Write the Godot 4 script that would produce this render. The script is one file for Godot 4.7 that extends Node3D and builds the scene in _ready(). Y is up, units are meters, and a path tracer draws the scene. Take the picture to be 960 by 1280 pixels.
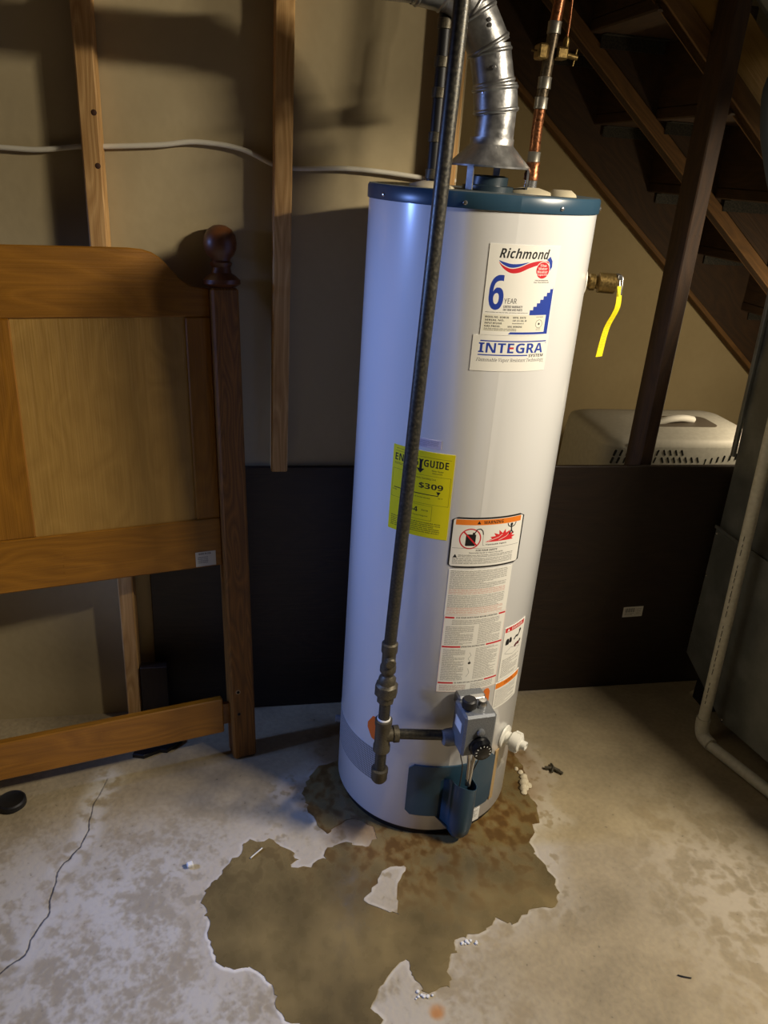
extends Node3D
# A basement corner: a leaking water heater before a stud wall, a headboard leaning at the left, stairs and a furnace at the right.
# x runs along the back wall, y is up, z comes out of the wall; the heater's axis stands at x = z = 0.

const R := 0.2229          # radius of the heater's jacket
const WALL_Z := -0.335     # face of the stud wall's sheathing
const RECESS_Z := -1.36    # wall under the stairs
const CEIL := 2.45

var rng := RandomNumberGenerator.new()
var M := {}
var grain := Vector3.ZERO  # direction of the wood grain while pieces are built (zero: no UVs)
var shift_uv := Vector2.ZERO

func _ready() -> void:
	rng.seed = 7
	set_view()
	make_materials()
	build_shell()
	build_studs()
	build_heater()
	build_headboard()
	build_panel()
	build_stairs()
	build_furnace()
	build_pipes()
	build_carrier()
	build_small_things()

func set_view() -> void:
	var cam := Camera3D.new()
	cam.name = "camera"
	add_child(cam)
	cam.transform = Transform3D(Basis(Vector3(0.9814, 0.06619, 0.18021), Vector3(0.01409, 0.91132, -0.41145), Vector3(-0.19146, 0.40634, 0.89344)), Vector3(-0.49395, 1.50544, 1.59569)).orthonormalized()
	cam.fov = 66.36
	cam.near = 0.02
	cam.far = 60.0
	cam.current = true
	var env := Environment.new()
	env.background_mode = Environment.BG_COLOR
	env.background_color = Color(0.55, 0.68, 0.9)
	env.tonemap_mode = Environment.TONE_MAPPER_LINEAR
	env.tonemap_exposure = 1.0
	env.sdfgi_enabled = true
	env.ssao_enabled = true
	env.ssil_enabled = true
	var we := WorldEnvironment.new()
	we.name = "environment"
	we.environment = env
	add_child(we)
	# daylight that slants in through the window in the left wall
	var day := SpotLight3D.new()
	day.name = "window_daylight"
	day.light_color = Color(0.52, 0.66, 1.0)
	day.light_energy = 3.5
	day.light_size = 0.16
	day.spot_angle = 28.0
	day.spot_angle_attenuation = 0.5
	day.spot_range = 8.0
	day.spot_attenuation = 2.0
	day.shadow_enabled = true
	add_child(day)
	day.transform = Transform3D(Basis.looking_at(Vector3(2.18, -0.82, 0.33), Vector3.UP), Vector3(-2.38, 1.42, 0.12))
	# the short strip light that hangs right of the camera, and an unseen bulb added to brighten the alcove
	strip_light(Vector3(1.30, 2.14, 1.06), Vector3(-1.35, -1.35, -1.05), 6.1, Color(1.0, 0.945, 0.85))
	lamp("added_fill_bulb", Vector3(1.32, 0.96, -0.50), 0.03, 0.03, 0.19, Color(1.0, 0.91, 0.76), "unseen warm bulb added behind the furnace to brighten the space under the stairs", 1.24)

# ---------------------------------------------------------------- helpers

func lamp(called: String, at: Vector3, radius: float, soft: float, energy: float, color: Color, label: String, top: float) -> void:
	var o := thing(called, label, "light bulb", at)
	var st := begin()
	lathe(st, PackedVector2Array([Vector2(0.0, -radius), Vector2(radius * 0.7, -radius * 0.72), Vector2(radius, 0), Vector2(radius * 0.75, radius * 0.66), Vector2(radius * 0.35, radius * 1.25)]), Transform3D(), 20)
	var glow := StandardMaterial3D.new()
	glow.albedo_color = Color(0.9, 0.88, 0.8)
	glow.emission_enabled = true
	glow.emission = color
	glow.emission_energy_multiplier = 2.0
	part("glass_bulb", st, glow, o)
	st = begin()
	lathe(st, PackedVector2Array([Vector2(radius * 0.4, radius * 1.2), Vector2(radius * 0.45, radius * 2.0), Vector2(0.004, radius * 2.1), Vector2(0.004, top - at.y)]), Transform3D(), 12)
	part("socket", st, plain(Color(0.15, 0.15, 0.15), 0.5), o)
	var l := OmniLight3D.new()
	l.name = called + "_light"
	l.light_energy = energy
	l.light_color = color
	l.light_size = soft
	l.omni_range = 9.0
	l.omni_attenuation = 2.0
	l.shadow_enabled = true
	o.add_child(l)

func strip_light(at: Vector3, towards: Vector3, energy: float, color: Color) -> void:
	var o := thing("strip_light", "short fluorescent strip light hanging from the ceiling in front of the furnace", "lamp", at)
	o.basis = Basis.looking_at(towards, Vector3.UP)
	var st := begin()
	box(st, Vector3(0, 0, 0.03), Vector3(0.54, 0.09, 0.04), 0.004)
	part("housing", st, plain(Color(0.8, 0.8, 0.78), 0.5), o)
	st = begin()
	box(st, Vector3.ZERO, Vector3(0.48, 0.05, 0.012), 0.003)
	var glow := StandardMaterial3D.new()
	glow.albedo_color = Color(0.9, 0.88, 0.84)
	glow.emission_enabled = true
	glow.emission = color
	glow.emission_energy_multiplier = 2.0
	part("tube", st, glow, o)
	st = begin()
	var up := o.basis.inverse() * Vector3(0, CEIL - at.y, 0)
	tube(st, PackedVector3Array([Vector3(0, 0, 0.04), Vector3(0, 0, 0.04) + up * 0.98]), 0.004, 8)
	part("cord", st, plain(Color(0.15, 0.15, 0.15), 0.5), o)
	var l := AreaLight3D.new()
	l.name = "strip_glow"
	l.area_size = Vector2(0.48, 0.05)
	l.light_color = color
	l.light_energy = energy
	l.area_normalize_energy = true
	l.shadow_enabled = true
	o.add_child(l)
	l.position = Vector3(0, 0, -0.012)

func begin() -> SurfaceTool:
	var st := SurfaceTool.new()
	st.begin(Mesh.PRIMITIVE_TRIANGLES)
	return st

func finish(st: SurfaceTool) -> ArrayMesh:
	st.generate_normals()
	return st.commit()

func thing(called: String, label: String, category: String, at := Vector3.ZERO, group := "") -> Node3D:
	var o := Node3D.new()
	o.name = called
	add_child(o, true)
	o.position = at
	tag(o, label, category, group)
	return o

func tag(o: Node3D, label: String, category: String, group := "") -> Node3D:
	o.set_meta("label", label)
	o.set_meta("category", category)
	if group:
		o.set_meta("group", group)
	return o

func part(called: String, st: SurfaceTool, m: Material, parent: Node3D = self, label := "") -> MeshInstance3D:
	return put(called, finish(st), m, parent, label)

func put(called: String, mesh: Mesh, m: Material, parent: Node3D = self, label := "") -> MeshInstance3D:
	var o := MeshInstance3D.new()
	o.name = called
	o.mesh = mesh
	o.material_override = m
	if label:
		o.set_meta("label", label)
	parent.add_child(o, true)
	return o

func struct(called: String, st: SurfaceTool, m: Material, label := "", parent: Node3D = self) -> MeshInstance3D:
	var o := part(called, st, m, parent)
	if parent == self:
		o.set_meta("kind", "structure")
		if label:
			o.set_meta("label", label)
	return o

func plain(c: Color, rough := 0.7, metal := 0.0, spec := 0.5) -> StandardMaterial3D:
	var m := StandardMaterial3D.new()
	m.albedo_color = c
	m.roughness = rough
	m.metallic = metal
	m.metallic_specular = spec
	return m

# a flat polygon that faces outward (Godot's front faces run clockwise)
func face(st: SurfaceTool, pts: Array, outward: Vector3, group := -1) -> void:
	var a: Vector3 = pts[0]
	var n := Vector3.ZERO
	for i in range(1, pts.size() - 1):
		n += (pts[i] - a).cross(pts[i + 1] - a)
	var flip := n.dot(outward) > 0.0
	n = n.normalized()
	var g := grain
	var side := Vector3.ZERO
	if g != Vector3.ZERO:
		if absf(n.dot(g)) > 0.8:
			g = Vector3(g.y, g.z, g.x)
		side = n.cross(g).normalized()
	for i in range(1, pts.size() - 1):
		var tri := [a, pts[i], pts[i + 1]]
		if flip:
			tri = [a, pts[i + 1], pts[i]]
		for p: Vector3 in tri:
			st.set_smooth_group(group if group >= 0 else 0xFFFFFFFF)
			if g != Vector3.ZERO:
				st.set_uv(Vector2(p.dot(side), p.dot(g)) + shift_uv)
			st.add_vertex(p)

# a box with chamfered edges
func box(st: SurfaceTool, c: Vector3, size: Vector3, bevel := 0.0, b := Basis()) -> void:
	var h := size / 2.0
	if bevel <= 0.0:
		for ax in 3:
			for s in [-1.0, 1.0]:
				var pts := []
				for k in [[-1.0, -1.0], [1.0, -1.0], [1.0, 1.0], [-1.0, 1.0]]:
					var p := Vector3.ZERO
					p[ax] = s * h[ax]
					p[(ax + 1) % 3] = k[0] * h[(ax + 1) % 3]
					p[(ax + 2) % 3] = k[1] * h[(ax + 2) % 3]
					pts.append(c + b * p)
				var o := Vector3.ZERO
				o[ax] = s
				face(st, pts, b * o)
		return
	var corner := func(s: Vector3, ax: int) -> Vector3:
		var p := Vector3.ZERO
		for j in 3:
			p[j] = s[j] * (h[j] - (0.0 if j == ax else bevel))
		return c + b * p
	for ax in 3:
		var u := (ax + 1) % 3
		var v := (ax + 2) % 3
		for s in [-1.0, 1.0]:
			var pts := []
			for k in [[-1.0, -1.0], [1.0, -1.0], [1.0, 1.0], [-1.0, 1.0]]:
				var q := Vector3.ZERO
				q[ax] = s
				q[u] = k[0]
				q[v] = k[1]
				pts.append((corner as Callable).call(q, ax))
			var o := Vector3.ZERO
			o[ax] = s
			face(st, pts, b * o)
			for t in [-1.0, 1.0]:
				var q0 := Vector3.ZERO
				q0[ax] = s
				q0[u] = t
				q0[v] = -1.0
				var q1 := q0
				q1[v] = 1.0
				var e := Vector3.ZERO
				e[ax] = s
				e[u] = t
				face(st, [(corner as Callable).call(q0, ax), (corner as Callable).call(q1, ax), (corner as Callable).call(q1, u), (corner as Callable).call(q0, u)], b * e)
	for sx in [-1.0, 1.0]:
		for sy in [-1.0, 1.0]:
			for sz in [-1.0, 1.0]:
				var s := Vector3(sx, sy, sz)
				face(st, [(corner as Callable).call(s, 0), (corner as Callable).call(s, 1), (corner as Callable).call(s, 2)], b * s)

# a profile (radius, height) turned about the y axis of xf, from its bottom up along the outside
func lathe(st: SurfaceTool, prof: PackedVector2Array, xf := Transform3D(), seg := 32, a0 := 0.0, a1 := TAU, uv := false) -> void:
	var total := 0.0
	for i in prof.size() - 1:
		total += prof[i].distance_to(prof[i + 1])
	var run := 0.0
	var group := 1
	for i in prof.size() - 1:
		var p := prof[i]
		var q := prof[i + 1]
		if p.is_equal_approx(q):
			continue
		if i > 0 and absf((prof[i] - prof[i - 1]).angle_to(q - p)) > 0.7:
			group += 1
		var d := q - p
		var step := d.length()
		for k in seg:
			var t0 := a0 + (a1 - a0) * k / seg
			var t1 := a0 + (a1 - a0) * (k + 1) / seg
			var e0 := Vector3(sin(t0), 0, cos(t0))
			var e1 := Vector3(sin(t1), 0, cos(t1))
			var em := (e0 + e1).normalized()
			var pts := [e0 * p.x + Vector3.UP * p.y, e1 * p.x + Vector3.UP * p.y, e1 * q.x + Vector3.UP * q.y, e0 * q.x + Vector3.UP * q.y]
			var uvs := [Vector2(float(k) / seg, run / total), Vector2(float(k + 1) / seg, run / total), Vector2(float(k + 1) / seg, (run + step) / total), Vector2(float(k) / seg, (run + step) / total)]
			var outward := em * d.y - Vector3.UP * d.x
			var n: Vector3 = (pts[1] - pts[0]).cross(pts[2] - pts[0]) + (pts[2] - pts[0]).cross(pts[3] - pts[0])
			var order := [0, 2, 1, 0, 3, 2] if n.dot(outward) > 0.0 else [0, 1, 2, 0, 2, 3]
			for j: int in order:
				st.set_smooth_group(group)
				if uv:
					st.set_uv(Vector2(uvs[j].x, 1.0 - uvs[j].y))
				st.add_vertex(xf * pts[j])
		run += step

# a round bar along a line of points, its ends closed
func tube(st: SurfaceTool, pts: PackedVector3Array, r: float, seg := 12, closed := true) -> void:
	radii(st, pts, PackedFloat32Array([r]), seg, closed)

func radii(st: SurfaceTool, pts: PackedVector3Array, rs: PackedFloat32Array, seg := 12, closed := true) -> void:
	var n := pts.size()
	var rings := []
	var side := Vector3.ZERO
	for i in n:
		var dir := (pts[mini(i + 1, n - 1)] - pts[maxi(i - 1, 0)]).normalized()
		if side == Vector3.ZERO:
			side = dir.cross(Vector3.UP if absf(dir.y) < 0.9 else Vector3.RIGHT).normalized()
		side = (side - dir * side.dot(dir)).normalized()
		var up := dir.cross(side)
		var r := rs[mini(i, rs.size() - 1)]
		var ring := PackedVector3Array()
		for k in seg:
			ring.append(pts[i] + (side * cos(TAU * k / seg) + up * sin(TAU * k / seg)) * r)
		rings.append(ring)
	for i in n - 1:
		for k in seg:
			var k1 := (k + 1) % seg
			var mid: Vector3 = (rings[i][k] + rings[i + 1][k1]) / 2.0 - (pts[i] + pts[i + 1]) / 2.0
			face(st, [rings[i][k], rings[i][k1], rings[i + 1][k1], rings[i + 1][k]], mid, 1)
	if closed:
		face(st, Array(rings[0]), pts[0] - pts[1])
		face(st, Array(rings[n - 1]), pts[n - 1] - pts[n - 2])

# smooth line through points
func curve(pts: Array, steps := 8) -> PackedVector3Array:
	var out := PackedVector3Array()
	for i in pts.size() - 1:
		var p0: Vector3 = pts[maxi(i - 1, 0)]
		var p1: Vector3 = pts[i]
		var p2: Vector3 = pts[i + 1]
		var p3: Vector3 = pts[mini(i + 2, pts.size() - 1)]
		for k in steps:
			out.append(p1.cubic_interpolate(p2, p0, p3, float(k) / steps))
	out.append(pts[-1])
	return out

# a polygon in the xy plane of xf pushed from z0 to z1, its edges chamfered on the z1 side
func prism(st: SurfaceTool, poly: PackedVector2Array, z0: float, z1: float, xf := Transform3D(), bevel := 0.0) -> void:
	if Geometry2D.is_polygon_clockwise(poly):
		poly.reverse()
	var top := poly
	if bevel > 0.0:
		var inner := Geometry2D.offset_polygon(poly, -bevel, Geometry2D.JOIN_MITER)
		if inner.size() == 1 and inner[0].size() == poly.size():
			top = inner[0]
			if Geometry2D.is_polygon_clockwise(top):
				top.reverse()
			var best := 0
			for i in top.size():
				if top[i].distance_to(poly[0]) < top[best].distance_to(poly[0]):
					best = i
			var turned := PackedVector2Array()
			for i in top.size():
				turned.append(top[(best + i) % top.size()])
			top = turned
		else:
			bevel = 0.0
	var at := func(p: Vector2, z: float) -> Vector3: return xf * Vector3(p.x, p.y, z)
	var idx := Geometry2D.triangulate_polygon(poly)
	for i in range(0, idx.size(), 3):
		face(st, [(at as Callable).call(poly[idx[i]], z0), (at as Callable).call(poly[idx[i + 1]], z0), (at as Callable).call(poly[idx[i + 2]], z0)], xf.basis * Vector3(0, 0, z0 - z1))
	idx = Geometry2D.triangulate_polygon(top)
	for i in range(0, idx.size(), 3):
		face(st, [(at as Callable).call(top[idx[i]], z1), (at as Callable).call(top[idx[i + 1]], z1), (at as Callable).call(top[idx[i + 2]], z1)], xf.basis * Vector3(0, 0, z1 - z0))
	var zb := z1 - bevel * signf(z1 - z0)
	for i in poly.size():
		var p := poly[i]
		var q := poly[(i + 1) % poly.size()]
		var o := xf.basis * Vector3((q - p).y, -(q - p).x, 0)
		face(st, [(at as Callable).call(p, z0), (at as Callable).call(q, z0), (at as Callable).call(q, zb), (at as Callable).call(p, zb)], o)
		if bevel > 0.0:
			face(st, [(at as Callable).call(p, zb), (at as Callable).call(q, zb), (at as Callable).call(top[(i + 1) % top.size()], z1), (at as Callable).call(top[i], z1)], o.normalized() + xf.basis * Vector3(0, 0, signf(z1 - z0)))

func rounded(w: float, h: float, r: float, n := 4) -> PackedVector2Array:
	var out := PackedVector2Array()
	for c in [[1, 1, 0.0], [-1, 1, 0.5], [-1, -1, 1.0], [1, -1, 1.5]]:
		for k in n + 1:
			var a: float = PI * (c[2] + 0.5 * k / n)
			out.append(Vector2(c[0] * (w / 2 - r), c[1] * (h / 2 - r)) + Vector2(cos(a), sin(a)) * r)
	return out

# a curved plate on the jacket between two angles (degrees from +z towards +x) and two heights, corners cut by c
func plate(st: SurfaceTool, r0: float, r1: float, d0: float, d1: float, y0: float, y1: float, c := 0.0) -> void:
	var n := maxi(4, int(absf(d1 - d0) / 3.0))
	var lo := []
	var hi := []
	for i in n + 1:
		var f := float(i) / n
		var edge := minf(f, 1.0 - f) * deg_to_rad(d1 - d0) * r1
		var cut := 0.0 if edge >= c else c - sqrt(maxf(0.0, c * c - (c - edge) * (c - edge)))
		lo.append(y0 + cut)
		hi.append(y1 - cut)
	for i in n:
		var f0 := float(i) / n
		var f1 := float(i + 1) / n
		var t0 := deg_to_rad(lerpf(d0, d1, f0))
		var t1 := deg_to_rad(lerpf(d0, d1, f1))
		var e0 := Vector3(sin(t0), 0, cos(t0))
		var e1 := Vector3(sin(t1), 0, cos(t1))
		var a: Vector3 = e0 * r1 + Vector3.UP * lo[i]
		var b: Vector3 = e1 * r1 + Vector3.UP * lo[i + 1]
		var cc: Vector3 = e1 * r1 + Vector3.UP * hi[i + 1]
		var d: Vector3 = e0 * r1 + Vector3.UP * hi[i]
		var q := [a, d, cc, a, cc, b]
		var u := [Vector2(f0, (y1 - lo[i]) / (y1 - y0)), Vector2(f0, (y1 - hi[i]) / (y1 - y0)), Vector2(f1, (y1 - hi[i + 1]) / (y1 - y0)), Vector2(f0, (y1 - lo[i]) / (y1 - y0)), Vector2(f1, (y1 - hi[i + 1]) / (y1 - y0)), Vector2(f1, (y1 - lo[i + 1]) / (y1 - y0))]
		for j in 6:
			st.set_smooth_group(1)
			st.set_uv(u[j])
			st.add_vertex(q[j])
		st.set_uv(Vector2(f0, 0.0))
		var k := r0 / r1
		var flat := Vector3(k, 1, k)
		face(st, [d, cc, cc * flat, d * flat], Vector3.UP)
		face(st, [a, b, b * flat, a * flat], Vector3.DOWN)
		if i == 0:
			face(st, [a, d, d * flat, a * flat], Vector3(-e0.z, 0, e0.x))
		if i == n - 1:
			face(st, [b, cc, cc * flat, b * flat], Vector3(e1.z, 0, -e1.x))

func ring_at(deg: float, r: float, y: float) -> Vector3:
	return Vector3(sin(deg_to_rad(deg)) * r, y, cos(deg_to_rad(deg)) * r)

# ---------------------------------------------------------------- materials

func noise_bytes(w: int, h: int, freq: float, octaves: int, sd: int, seamless := true, kind := FastNoiseLite.TYPE_SIMPLEX_SMOOTH) -> PackedByteArray:
	var n := FastNoiseLite.new()
	n.noise_type = kind
	n.seed = sd
	n.frequency = freq
	n.fractal_octaves = octaves
	n.fractal_type = FastNoiseLite.FRACTAL_FBM if octaves > 1 else FastNoiseLite.FRACTAL_NONE
	var im := n.get_seamless_image(w, h) if seamless else n.get_image(w, h)
	im.convert(Image.FORMAT_L8)
	return im.get_data()

# boards: u runs across the grain, v along it
func wood(dark: Color, light: Color, rings: int, sd: int, rough: float, across := 0.3, along := 1.3, knots := 0.0, coat := 0.0) -> StandardMaterial3D:
	var w := 512
	var warp := noise_bytes(w, w, 0.006, 2, sd)
	var fibre := noise_bytes(w, w, 0.05, 3, sd + 11)
	var data := PackedByteArray()
	data.resize(w * w * 3)
	var bump := PackedByteArray()
	bump.resize(w * w)
	for y in w:
		for x in w:
			var i := y * w + x
			var n := warp[i] / 255.0
			var f := fibre[y / 8 * w + (x * 3) % w] / 255.0
			var f2 := fibre[y / 3 * w + (x * 2 + 170) % w] / 255.0
			var t := sin(TAU * (rings * float(x) / w + n * (3.0 + knots)))
			var v := clampf(0.5 + 0.34 * t * absf(t) + (f - 0.5) * 0.55 + (f2 - 0.5) * 0.35, 0.0, 1.0)
			var c := dark.lerp(light, v)
			data[i * 3] = int(c.r * 255.0)
			data[i * 3 + 1] = int(c.g * 255.0)
			data[i * 3 + 2] = int(c.b * 255.0)
			bump[i] = int(clampf(f * 0.7 + v * 0.3, 0.0, 1.0) * 255.0)
	var m := StandardMaterial3D.new()
	m.albedo_texture = ImageTexture.create_from_image(Image.create_from_data(w, w, false, Image.FORMAT_RGB8, data))
	m.roughness = rough
	m.uv1_scale = Vector3(1.0 / across, 1.0 / along, 1.0)
	var nb := Image.create_from_data(w, w, false, Image.FORMAT_L8, bump)
	nb.convert(Image.FORMAT_RGBA8)
	nb.bump_map_to_normal_map(1.2)
	m.normal_enabled = true
	m.normal_texture = ImageTexture.create_from_image(nb)
	m.normal_scale = 0.5
	if coat > 0.0:
		m.clearcoat_enabled = true
		m.clearcoat = coat
		m.clearcoat_roughness = 0.3
	return m

# a mottled surface seen in the round: colour, roughness and fine relief from noise
func mottled(a: Color, b: Color, freq: float, sd: int, rough0: float, rough1: float, metal := 0.0, scale := 2.0, relief := 0.3) -> StandardMaterial3D:
	var w := 256
	var n1 := noise_bytes(w, w, freq, 4, sd)
	var n2 := noise_bytes(w, w, 0.12, 2, sd + 3)
	var data := PackedByteArray()
	data.resize(w * w * 3)
	var rg := PackedByteArray()
	rg.resize(w * w)
	for i in w * w:
		var v := clampf((n1[i] / 255.0 - 0.5) * 1.5 + 0.5 + (n2[i] / 255.0 - 0.5) * 0.25, 0.0, 1.0)
		var c := a.lerp(b, v)
		data[i * 3] = int(c.r * 255.0)
		data[i * 3 + 1] = int(c.g * 255.0)
		data[i * 3 + 2] = int(c.b * 255.0)
		rg[i] = int(lerpf(rough0, rough1, v) * 255.0)
	var m := StandardMaterial3D.new()
	m.albedo_texture = ImageTexture.create_from_image(Image.create_from_data(w, w, false, Image.FORMAT_RGB8, data))
	m.roughness_texture = ImageTexture.create_from_image(Image.create_from_data(w, w, false, Image.FORMAT_L8, rg))
	m.roughness_texture_channel = BaseMaterial3D.TEXTURE_CHANNEL_GRAYSCALE
	m.roughness = 1.0
	m.metallic = metal
	m.uv1_triplanar = true
	m.uv1_world_triplanar = true
	m.uv1_scale = Vector3.ONE * scale
	if relief > 0.0:
		var nb := Image.create_from_data(w, w, false, Image.FORMAT_L8, n2)
		nb.convert(Image.FORMAT_RGBA8)
		nb.bump_map_to_normal_map(1.0)
		m.normal_enabled = true
		m.normal_texture = ImageTexture.create_from_image(nb)
		m.normal_scale = relief
	return m

func make_materials() -> void:
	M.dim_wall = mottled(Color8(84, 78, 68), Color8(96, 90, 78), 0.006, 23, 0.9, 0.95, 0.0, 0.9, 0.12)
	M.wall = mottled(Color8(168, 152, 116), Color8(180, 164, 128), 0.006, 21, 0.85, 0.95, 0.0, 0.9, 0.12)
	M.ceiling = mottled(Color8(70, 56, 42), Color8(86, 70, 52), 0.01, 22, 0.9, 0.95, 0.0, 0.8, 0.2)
	M.pine = wood(Color8(172, 128, 72), Color8(212, 170, 110), 5, 31, 0.7, 0.22, 1.6, 1.0)
	M.honey = wood(Color8(128, 83, 12), Color8(150, 100, 22), 5, 32, 0.42, 0.34, 1.4, 0.6, 0.3)
	M.panel_wood = wood(Color8(152, 116, 52), Color8(166, 129, 62), 3, 33, 0.5, 0.5, 1.0, 0.4, 0.15)
	M.post_wood = wood(Color8(104, 66, 16), Color8(148, 98, 32), 4, 34, 0.6, 0.16, 1.3, 2.0, 0.0)
	M.post_wood_dark = wood(Color8(92, 52, 22), Color8(122, 72, 32), 4, 38, 0.45, 0.16, 1.3, 2.0, 0.3)
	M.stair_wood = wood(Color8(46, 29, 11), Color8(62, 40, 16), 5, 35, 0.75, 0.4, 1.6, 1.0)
	M.lit_edge_wood = wood(Color8(92, 64, 30), Color8(116, 82, 40), 5, 37, 0.75, 0.3, 1.6, 1.0)  # stair wood lightened to imitate light bounced onto the lower edges
	M.chocolate = wood(Color8(32, 22, 15), Color8(42, 29, 19), 6, 36, 0.5, 0.4, 1.5, 1.0)
	M.enamel = plain(Color8(224, 224, 223), 0.28)
	M.enamel.clearcoat_enabled = true
	M.enamel.clearcoat = 0.6
	M.enamel.clearcoat_roughness = 0.12
	M.teal = plain(Color8(44, 72, 92), 0.3)
	M.lid_top = plain(Color8(86, 96, 100), 0.5)
	M.black = plain(Color8(20, 20, 22), 0.5)
	M.black_gloss = plain(Color8(16, 16, 18), 0.25)
	M.galv = mottled(Color8(150, 150, 150), Color8(196, 196, 194), 0.02, 41, 0.28, 0.45, 0.85, 6.0, 0.15)
	M.sheet = mottled(Color8(110, 112, 108), Color8(136, 138, 132), 0.012, 42, 0.4, 0.55, 0.45, 2.0, 0.1)
	M.iron = mottled(Color8(58, 58, 56), Color8(86, 82, 72), 0.04, 43, 0.32, 0.5, 0.6, 12.0, 0.3)
	M.fitting = mottled(Color8(72, 68, 58), Color8(104, 96, 78), 0.06, 44, 0.4, 0.6, 0.5, 16.0, 0.5)
	M.tarnish = mottled(Color8(70, 62, 50), Color8(116, 102, 82), 0.04, 51, 0.3, 0.5, 0.7, 14.0, 0.2)
	M.copper = mottled(Color8(104, 66, 42), Color8(160, 104, 68), 0.04, 45, 0.25, 0.5, 0.8, 14.0, 0.2)
	M.brass = mottled(Color8(112, 92, 54), Color8(150, 126, 76), 0.04, 46, 0.3, 0.5, 0.85, 16.0, 0.2)
	M.solder = plain(Color8(136, 132, 122), 0.4, 0.7)
	M.chrome = plain(Color8(205, 205, 205), 0.22, 0.9)
	M.cast = mottled(Color8(108, 112, 118), Color8(132, 136, 140), 0.05, 47, 0.4, 0.55, 0.35, 18.0, 0.3)
	M.white_plastic = plain(Color8(232, 230, 220), 0.4)
	M.pvc = mottled(Color8(196, 192, 172), Color8(214, 210, 192), 0.03, 48, 0.4, 0.6, 0.0, 8.0, 0.0)
	M.cable = plain(Color8(212, 206, 188), 0.45)
	M.foam = plain(Color8(178, 168, 142), 0.9)
	M.tape = plain(Color8(228, 228, 224), 0.6)
	M.carton = plain(Color8(176, 148, 104), 0.85)
	M.orange = plain(Color8(222, 112, 30), 0.5)
	M.crate = mottled(Color8(178, 177, 170), Color8(190, 189, 182), 0.03, 49, 0.5, 0.6, 0.0, 6.0, 0.15)
	M.slot = plain(Color8(10, 10, 10), 0.9)
	M.duct_paint = plain(Color8(150, 145, 132), 0.6)
	M.crumb = mottled(Color8(196, 184, 156), Color8(226, 216, 190), 0.06, 50, 0.9, 0.95, 0.0, 20.0, 0.6)

# ---------------------------------------------------------------- printing of stickers

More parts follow.
